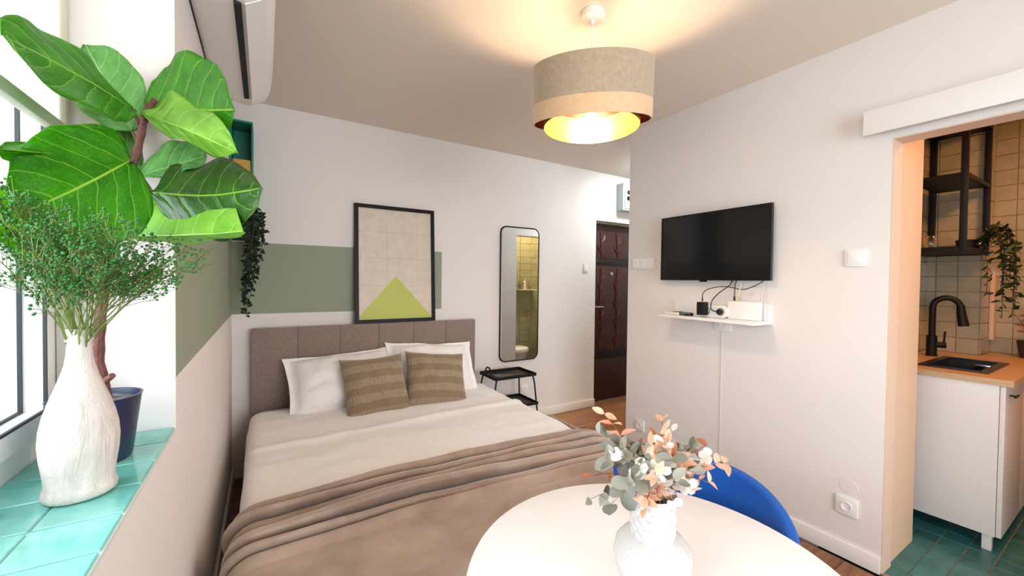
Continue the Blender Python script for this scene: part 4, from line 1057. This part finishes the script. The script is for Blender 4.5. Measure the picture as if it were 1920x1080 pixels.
P = [FB+Vector((0, 0, .12)), FB+Vector((0, 0, .32))] + [FB + Vector((0, 0, .32)) + spd*(.062-.062*math.cos(a)) + Vector((0, 0, .062*math.sin(a))) for a in [PI*i/12 for i in range(1, 13)]]
MB().tube(P, .017, 14).build('spout', m_black, fc)
e0 = P[-1]; MB().tube([e0+Vector((0, 0, .02)), e0+spd*.004+Vector((0, 0, -.03)), e0+spd*.016+Vector((0, 0, -.115))], [.018, .021, .026], 14).build('spray_head', m_black, fc)
b_ = MB().tube([FB+Vector((0, 0, .075)), FB+spd*.065+Vector((0, 0, .075))], .019, 14); b_.tube([FB+spd*.055+Vector((0, 0, .085)), FB+spd*.060+Vector((0, 0, .165))], .0055, 8)
b_.build('lever', m_black, fc)
# hanging black shelf frame
kx0, kx1, ky0, ky1, kz0, kz1 = 3.46, 4.045, .625, .905, 1.545, 2.36
ks = thing('hanging_rack', (3.75, .77, kz0), 'black metal open shelf rack hanging above the sink', 'shelf rack')
pw_ = .028
for x in (kx0, kx1-pw_):
    for y_ in (ky0, ky1-pw_): B(x, x+pw_, y_, y_+pw_, kz0, CZ-.001).build('post', m_black, ks, bevel=.0015)
for z in (kz0, kz1):
    b_ = MB(); b_.box(kx0+pw_, kx1-pw_, ky0, ky0+pw_, z, z+pw_).box(kx0+pw_, kx1-pw_, ky1-pw_, ky1, z, z+pw_).box(kx0, kx0+pw_, ky0+pw_, ky1-pw_, z, z+pw_).box(kx1-pw_, kx1, ky0+pw_, ky1-pw_, z, z+pw_)
    b_.build('rail', m_black, ks)
for z in (kz0+.004, 1.985, kz1): B(kx0+.029, kx1-.029, ky0+.029, ky1-.029, z, z+.016).build('shelf_board', m_black, ks)
MB().box(kx0+.029, kx1-.029, ky0+.001, ky0+.028, 1.980, 2.003).box(kx0+.001, kx0+.028, ky0+.029, ky1-.029, 1.980, 2.003).build('rail', m_black, ks)
s = N('clear_tumbler_glass'); s.base((1, 1, 1, 1)); s.b.inputs['Roughness'].default_value = .03; s.b.inputs['Transmission Weight'].default_value = 1
tag(MB().lathe([(0, .003), (.022, 0), (.03, .008), (.033, .04), (.028, .075), (.02, .09), (.018, .09), (.026, .074), (.031, .04), (.028, .011), (0, .007)], 28, (3.60, .80, kz0+.0205)).build('glass_tumbler', s.m, smooth=60), 'small clear glass on the black hanging rack', 'glass')
m_hp = veil_mat('glossy_hanging_leaf', '1c2c16', '3d5a28', .2, .1, .6)
hl = leaf_mesh('leaf', m_hp, .042, .020, .3, .2, 4, 2)
rt = Vector((3.93, .62, 1.62)); rr = random.Random(9); strands = []
for k in range(14):
    dx, dy = rr.uniform(-.16, .14), rr.uniform(-.10, .02); ln = [.48, .42, .36, .44, .30, .25, .33, .2, .15, .38, .1, .22, .28, .06][k]
    strands.append([rt+Vector((dx*.15, .05, -.03)), rt+Vector((dx*.6, dy*.6, .06+rr.uniform(0, .06))), rt+Vector((dx, dy, .0)), rt+Vector((dx*.55, dy-.02, -ln*.55)), rt+Vector((dx*.25-.02, dy-.02, -ln))])
def hpot(o): MB().lathe([(0, 0), (.045, 0), (.055, .07), (.055, .075), (.048, .075), (.046, .05), (0, .05)], 22, (3.92, .70, kz0+.0205)).build('pot', m_black, o)
trailing('trailing_plant', rt, strands, hl, m_ivystem, 'glossy trailing plant hanging from the black kitchen rack', pot=hpot, leaf_step=.017, seed=8)
tag(MB().box(KX+.04, KX+.115, KS-.022, KS-.0075, 1.44, 1.52).build('wall_switch', mat('cream_plastic', 'e6c98a', .4), bevel=.003), 'cream switch on the side of the tiled kitchen pier', 'switch')
structure(B(KX+.215, KF-.009, KS-.03, KS-.0075, .97, 1.42).build('trim_3', mat('pale_pink_panel', 'edd5c4', .5), bevel=.004), 'pale upright cover strip in the kitchen corner', 'cover strip')
pk = thing('potted_twig', (4.20, .475, .8805), 'small dark pot with reddish twigs at the worktop end', 'potted plant')
PK = Vector((4.20, .475, .8805))
MB().lathe([(0, 0), (.032, 0), (.045, .10), (.046, .11), (.041, .11), (.04, .09), (0, .09)], 22, PK).build('pot', mat('dark_brown_pot', '3a211a', .5), pk)
rr = random.Random(4)
tl = leaf_mesh('leaf', m_ru, .05, .014, .3, .2, 4, 2)
for k in range(6):
    a = rr.uniform(0, 2*PI); e_ = PK+Vector((.07*math.cos(a), .07*math.sin(a), .28+rr.uniform(0, .1)))
    P = bez(PK+Vector((0, 0, .085)), PK+Vector((0, 0, .22)), e_, 6); MB().tube(P, .002, 5).build('twig', m_st2, pk)
    for q in P[2:]: inst('leaf', tl, pk, q, orient((rr.gauss(0, 1), rr.gauss(0, 1), rr.uniform(0, .8)), (0, -1, .4)))

# ------------------------------------------------------------------ bathroom fittings seen in the mirror
to = thing('toilet', (2.85, 1.76, 0), 'white ceramic toilet reflected low in the tall mirror', 'toilet')
m_cer = mat('white_ceramic', 'f0ece6', .12); TCn = Vector((2.90, 1.76, 0))
def egg(v, a): return Vector((v.x*(1.22 if v.x > 0 else 1), v.y, v.z))
MB().lathe([(0, .003), (.10, .003), (.10, .10), (.12, .22), (.165, .34), (.18, .385), (.17, .39), (0, .39)], 32, TCn, deform=egg).build('bowl', m_cer, to)
MB().lathe([(0, .391), (.175, .391), (.18, .40), (.175, .425), (.15, .435), (0, .44)], 32, TCn, deform=egg).build('lid', m_cer, to)
B(2.604, 2.74, 1.56, 1.96, .36, .78).build('tank', m_cer, to, bevel=.02)
B(2.65, 2.74, 1.66, 1.86, .003, .37).build('foot', m_cer, to, bevel=.02)
bs = thing('bathroom_shelf', (3.35, 1.36, 1.20), 'small white shelf with bottles on the bathroom wall in the mirror', 'shelf')
B(3.18, 3.52, 1.3085, 1.42, 1.20, 1.21).build('board', m_white, bs)
for x, h_, c in ((3.25, .12, '5f6c60'), (3.33, .16, 'd8d2c4'), (3.42, .10, '8a7a5c')):
    tag(MB().lathe([(0, 0), (.024, 0), (.024, h_*.7), (.012, h_*.8), (.012, h_), (0, h_)], 16, (x, 1.36, 1.2105)).build('bottle', mat('bottle_'+c, c, .3)), {'5f6c60': 'grey green', 'd8d2c4': 'cream', '8a7a5c': 'short tan'}[c] + ' bottle on the bathroom shelf in the mirror', 'bottle', 'bottles on the bathroom shelf')

# ------------------------------------------------------------------ lamps of the side rooms
def disc_lamp(name, x, y_, r_, col, strength, label):
    o = thing(name, (x, y_, CZ-.05), label, 'ceiling lamp')
    MB().lathe([(0, CZ-.001), (r_, CZ-.001), (r_+.006, CZ-.012), (r_, CZ-.022), (0, CZ-.022)][::-1], 32, (x, y_, 0)).build('rim', m_white, o)
    MB().lathe([(0, CZ-.05), (r_*.55, CZ-.046), (r_*.9, CZ-.03), (r_*.95, CZ-.0225)], 32, (x, y_, 0)).build('diffuser', emit(name+'_glow', col, strength), o)
disc_lamp('hall_ceiling_lamp', 3.35, 2.72, .12, 'eefaff', 150, 'cool white round ceiling lamp in the hallway')
disc_lamp('kitchen_ceiling_lamp', 3.3, -.05, .15, 'ffa552', 95, 'warm round ceiling lamp in the kitchen')
disc_lamp('bathroom_ceiling_lamp', 3.3, 1.75, .12, 'ffdca8', 200, 'warm round ceiling lamp in the bathroom')
